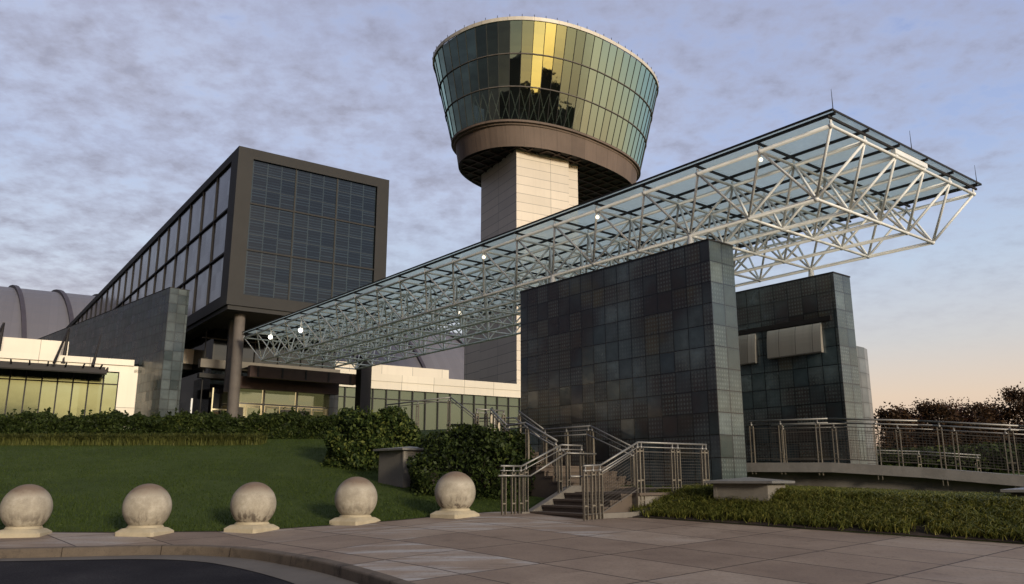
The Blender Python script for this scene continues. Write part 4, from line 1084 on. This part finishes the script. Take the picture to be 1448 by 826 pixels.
for k, (x, y, r, lb) in enumerate([(-.25, 29.0, .5, ''), (-1.9, 29.5, .45, 'dark terrace table half hidden behind the far railing, left of the hoop post')]):
    if k: pl = thing('cafe_table', lb, 'table', (x, y, 2.3), 'dark terrace tables')
    zb = float(H(x, y)); MB().lathe(W, x, y, [(r, 2.93), (r, 2.98), (.01, 2.985)], 20).build('tabletop', M['dark'], pl)
    MB().tube((x, y, zb-.1), (x, y, 2.93), .05, 8).build('pedestal', M['dark'], pl)

# ------------------------------------------------------------------ ramp bridge on the right
rp = thing('ramp_bridge', 'pale concrete ramp slab passing in front of the second dark wall', 'bridge', (8, 21, .8))
RP = [(4.2, 24.3, 1.5), (6.4, 22.3, 1.5), (8.05, 21.0, 1.48), (9.75, 19.8, 1.34), (11.4, 18.55, 1.14), (14.2, 16.5, .84), (18, 13.7, .55), (22, 10.7, .3)]
mb = MB(); wl = MB(); d_ = Vector((.62, .785, 0))*1.75
for a, b in zip(RP, RP[1:]):
    a, b = Vector(a), Vector(b); th = Vector((0, 0, -.24)); 
    mb.quad([a, b, b+d_, a+d_]); mb.quad([a+th, b+th, b, a]); mb.quad([a+d_, b+d_, b+d_+th, a+d_+th]); mb.quad([a+d_+th, b+d_+th, b+th, a+th])
    i_ = Vector((.62, .785, 0))*.3
    lo = Vector((0, 0, -.241)); 
    p, q = a+i_+lo, b+i_+lo; p2, q2 = Vector((p.x, p.y, -.5)), Vector((q.x, q.y, -.5)); wl.quad([p2, q2, q, p], [(0, 0), (1, 0), (1, 1), (0, 1)])
mb.build('deck_slab', M['slab_top'], rp); wl.build('support_wall', M['concrete'], rp)
fr_ = RP[1:]
posts = []
railing('long steel railing with wire mesh along the near side of the ramp', [Vector(p)+Vector((.03, .03, 0)) for p in RP[1:]],
        [(0, .03, .3), (0, .41, .3), (0, .87, .32), (1, .54, .35), (2, .22, .38), (2, .92, .38), (3, .6, .4), (4, .3, .4), (4, .8, .4)], rail_h=1.10, wires=.07)
railing('far side railing of the ramp, seen through the near one', [Vector(p)+d_*.95 for p in RP[1:]],
        [(0, .16, .1), (0, .83, .1), (1, .6, .1), (2, .23, .1), (2, .77, .1), (3, .4, .1), (3, .95, .1)], rail_h=1.07, wires=.09)
railing('low tubular railing on the field beyond the ramp', [(13.0, 32, 1.45), (15.5, 31.5, 1.35), (17.5, 31.0, 1.2)],
        [(0, .05, .3), (0, .98, .3), (1, .95, .3)], rail_h=.75, mesh=False)

# ------------------------------------------------------------------ far trees
def tree(label, loc, h, w, n, mat, k, seed, dens=1., name='autumn_tree', group='trees on the far edge of the field', leaf=.26):
    t = thing(name, label, 'tree', loc, group)
    rs = np.random.default_rng(seed); cl = []; tr = MB()
    x, y, z = loc; tr.tube((x, y, z-.3), (x, y, z+h*.5), .2*h/8, 8, .11*h/8, cap=False); tr.tube((x, y, z+h*.5), (x+.2, y, z+h*.9), .1*h/8, 6, .02, cap=False)
    for i in range(k):
        a = rs.random()*2*math.pi; e = rs.uniform(.25, .95); rr = w*.5*math.sqrt(max(.05, 1-(abs(e-.55)/.55)**2))*rs.uniform(.45, 1.0)
        c = np.array([x+rr*math.cos(a), y+rr*math.sin(a), z+h*e]); cl.append(c)
        b0_ = (x, y, z+h*max(.15, e-.35)); tr.tube(b0_, tuple(c), .055*h/8, 5, .012, cap=False)
        for _ in range(2):
            tip = c+rs.normal(0, .45*h/8, 3)+[0, 0, .25]; tr.tube(tuple(c*.6+np.array(b0_)*.4), tuple(tip), .02*h/8, 4, .006, cap=False)
    cl = np.array(cl); idx = rs.integers(0, len(cl), n)
    C = cl[idx]+rs.normal(0, 1, (n, 3))*np.array([.62, .62, .45])*h/8*rs.uniform(.5, 1.25, len(cl))[idx][:, None]
    np_quads('crown', leaves(C, leaf*.6), mat, t); tr.build('trunk', M['bark'], t)
    return t
tl = []
px0 = [1262, 1280, 1308, 1326, 1345, 1363, 1383, 1402, 1421, 1450, 1476, 1510]
tp = [577, 570, 573, 567, 575, 566, 568, 573, 580, 547, 556, 560]
words = ['small tree at the left end of the far tree line', 'second tree of the far tree line from its left end', 'rounded tree, third from the left in the far tree line',
 'fourth tree from the left in the far tree line', 'fifth tree from the left in the far tree line', 'sparse-topped tree in the middle of the far tree line', 'seventh tree from the left in the far tree line', 'eighth tree from the left in the far tree line', 'ninth tree from the left in the far tree line', 'taller tree at the right picture edge', 'tree just outside the right picture edge', 'outermost tree beyond the right picture edge']
for i, (px, py) in enumerate(zip(px0, tp)):
    Yd = 92+(i*37 % 11); X_ = (px-724)/1151*(Yd*.974+1.5); zb = float(H(X_, Yd)); zt = 1.05+(678-py)/1151*Yd*.985
    tree(words[i], (X_, Yd, zb-.3), (zt-zb)*1.02, (3.3 if i not in (9,) else 5.0)+(i*29 % 7)*.2, 5200 if i != 5 else 2400, M['autumn'] if i % 3 else M['autumn_dull'], 34, 40+i)
# continuous scrub under the tree line, dark
def woods(name, pts, y_h, n, mat, size, depth=6, lump_=.3):
    P = np.array(pts, float); d = np.r_[0, np.cumsum(np.linalg.norm(np.diff(P[:, :2], axis=0), axis=1))]; s = rng.random(n)*d[-1]
    x = np.interp(s, d, P[:, 0])+rng.normal(0, depth*.4, n); y = np.interp(s, d, P[:, 1])+rng.normal(0, depth*.4, n); zb = np.interp(s, d, P[:, 2])
    hh = y_h*(1-lump_+lump_*np.sin(s*.23)*np.sin(s*.091+2)+.2*lump_*np.sin(s*.9)+.25*lump_*np.sin(s*2.3))
    z = zb+hh*rng.random(n)**.8
    return tag(np_quads(name, leaves(np.c_[x, y, z], size), mat), kind='stuff')
woods('scrub', [(28, 89, float(H(28, 89))-.3), (50, 86, float(H(50, 86))-.3), (75, 82, float(H(75, 82))-.3), (110, 75, 2)], 3.2, 60000, M['leaf_dark'], .24, 3, .15)
# woods behind the photographer and to the left (seen in the reflections)
ar = [(75*math.sin(R(a)), 75*math.cos(R(a)), -1.9) for a in range(105, 262, 8)]
woods('woodland', ar, 14, 80000, M['woods'], 1.1, 9, .3)
far = [(700*math.sin(R(a)), 700*math.cos(R(a)), -1.9) for a in range(115, 215, 8)]
woods('distant_woodland', far, 38, 20000, M['woods'], 7., 30, .35)
hx, hy = np.meshgrid(np.linspace(-420, 420, 43), np.linspace(-900, -440, 20), indexing='ij')
hz = 108*np.exp(-(np.abs(hx+45)/215)**2.)*np.exp(-((hy+670)/110)**2)*(1+.10*np.sin(hx*.07)+.07*np.sin(hx*.19+1))-2.5
tag(gridmesh('reflection_mound', hx, hy, hz, M['woods']), kind='structure')  # unseen mound, added and shaped to darken the cab glass reflection
woods('far_woodland', [(-240, 10, 0), (-230, 100, 2), (-200, 200, 4)], 14, 16000, M['woods'], 1.6, 12, .25)

# ------------------------------------------------------------------ light, sky, camera
SUN_H, SUN_E = 147., 14.
sd = Vector((math.sin(R(SUN_H))*math.cos(R(SUN_E)), math.cos(R(SUN_H))*math.cos(R(SUN_E)), math.sin(R(SUN_E))))
sl = bpy.data.lights.new('sun', 'SUN'); sl.energy = 2.3; sl.angle = R(9); sl.color = (1, .88, .69)
so = bpy.data.objects.new('sun', sl); COL.objects.link(so); so.rotation_euler = sd.to_track_quat('Z', 'Y').to_euler()
wd = bpy.data.worlds.new('World'); SC.world = wd; wd.use_nodes = True; nt = wd.node_tree
bg = nt.nodes['Background']; bg.inputs[1].default_value = .096
sky = nt.nodes.new('ShaderNodeTexSky'); sky.sky_type = 'NISHITA'; sky.sun_disc = False; sky.sun_elevation = R(SUN_E); sky.sun_rotation = R(SUN_H); sky.air_density = 1.2; sky.dust_density = 2.; sky.ozone_density = 2.
tc = nt.nodes.new('ShaderNodeTexCoord'); dr = tc.outputs['Generated']
sp = nt.nodes.new('ShaderNodeSeparateXYZ'); L(nt, dr, sp.inputs[0])
zc = math_(nt, 'MAXIMUM', sp.outputs[2], 0.)
grad = ramp(nt, zc, [(0, (7.6,4.9,3.4)), (.09, (7.9,6.0,4.6)), (.15, (6.4,6.1,6.0)), (.24, (5.2,6.1,7.6)), (.36, (3.9,4.8,7.4)), (.5, (3.1,3.8,6.4)), (.75, (1.9,2.3,3.8)), (1, (1.5,1.8,3.0))])
base = mixc(nt, .22, grad, sky.outputs[0])
# high broken cloud
dz = math_(nt, 'ADD', zc, .16)
cbx = nt.nodes.new('ShaderNodeCombineXYZ'); L(nt, math_(nt, 'DIVIDE', sp.outputs[0], dz), cbx.inputs[0]); L(nt, math_(nt, 'DIVIDE', sp.outputs[1], dz), cbx.inputs[1])
c1 = noise(nt, cbx.outputs[0], 7.5, 8, .6); c2 = noise(nt, cbx.outputs[0], .9, 5, .55); c3 = noise(nt, cbx.outputs[0], 19, 6, .62)
left = ramp(nt, math_(nt, 'ADD', math_(nt, 'MULTIPLY', sp.outputs[0], -.9), .5), [(0.05, (.15,)*3), (.8, (1,)*3)])
cm = math_(nt, 'ADD', math_(nt, 'ADD', math_(nt, 'MULTIPLY', c1, .44), math_(nt, 'MULTIPLY', c2, .28)), math_(nt, 'MULTIPLY', c3, .28))
cm = math_(nt, 'ADD', cm, math_(nt, 'MULTIPLY', left, .13))
cloud = ramp(nt, cm, [(.44, (0,0,0)), (.58, (.6,)*3), (.70, (.95,)*3)])
ccol = ramp(nt, math_(nt, 'ADD', math_(nt, 'MULTIPLY', c1, .6), math_(nt, 'MULTIPLY', c3, .4)), [(.38, (5.8,6.1,7.0)), (.50, (4.2,4.25,5.1)), (.62, (3.1,3.1,3.8))])
ccol = mixc(nt, ramp(nt, zc, [(.02, (.55,)*3), (.22, (0,0,0))]), ccol, (4.6,3.5,3.6))
lowcut = math_(nt, 'MAXIMUM', ramp(nt, zc, [(.12, (0,0,0)), (.34, (1,1,1))]), ramp(nt, math_(nt, 'ADD', math_(nt, 'MULTIPLY', sp.outputs[0], -1.), .5), [(.45, (0,0,0)), (.75, (1,1,1))]))
sc_ = mixc(nt, math_(nt, 'MULTIPLY', math_(nt, 'MULTIPLY', cloud, .85), lowcut), base, ccol)
# unseen sky to the left and behind, dimmed to darken the shaded faces
bd = nt.nodes.new('ShaderNodeVectorMath'); bd.operation = 'DOT_PRODUCT'; L(nt, dr, bd.inputs[0]); bd.inputs[1].default_value = (-.93, -.37, .0)
sky_dim = ramp(nt, bd.outputs['Value'], [(.30, (1,1,1)), (.62, (.22,.21,.23)), (.9, (.14,.135,.15))])
sc_ = mixc(nt, 1., sc_, sky_dim, 'MULTIPLY')
# glow of the low sun in the haze around it
dt = nt.nodes.new('ShaderNodeVectorMath'); dt.operation = 'DOT_PRODUCT'; L(nt, dr, dt.inputs[0]); dt.inputs[1].default_value = (math.sin(R(SUN_H)), math.cos(R(SUN_H)), .06)
gw_ = math_(nt, 'POWER', math_(nt, 'MAXIMUM', dt.outputs['Value'], 0.), 45)
gw2 = math_(nt, 'POWER', math_(nt, 'MAXIMUM', dt.outputs['Value'], 0.), 4)
gl1 = mixc(nt, 1., (0, 0, 0), (16., 9.5, 1.5))
cg = nt.nodes.new('ShaderNodeVectorMath'); cg.operation = 'SCALE'; cg.inputs[0].default_value = (24., 11.5, 1.5); L(nt, gw_, cg.inputs['Scale'])
cg2 = nt.nodes.new('ShaderNodeVectorMath'); cg2.operation = 'SCALE'; cg2.inputs[0].default_value = (1.6, 1.2, .7); L(nt, gw2, cg2.inputs['Scale'])
ad = nt.nodes.new('ShaderNodeVectorMath'); L(nt, sc_, ad.inputs[0]); L(nt, cg.outputs[0], ad.inputs[1])
ad2 = nt.nodes.new('ShaderNodeVectorMath'); L(nt, ad.outputs[0], ad2.inputs[0]); L(nt, cg2.outputs[0], ad2.inputs[1])
L(nt, ad2.outputs[0], bg.inputs[0])

cam = bpy.data.cameras.new('camera'); co = bpy.data.objects.new('camera', cam); COL.objects.link(co); SC.camera = co
co.location = (0, 0, 1.05); co.rotation_euler = (R(103.), 0, 0); cam.sensor_width = 36; cam.lens = 1151/1448*36; cam.clip_end = 8000; cam.clip_start = .05
SC.view_settings.view_transform = 'Standard'; SC.view_settings.look = 'None'; SC.view_settings.exposure = .29; SC.view_settings.gamma = 1
SC.render.resolution_x = 1024; SC.render.resolution_y = 584
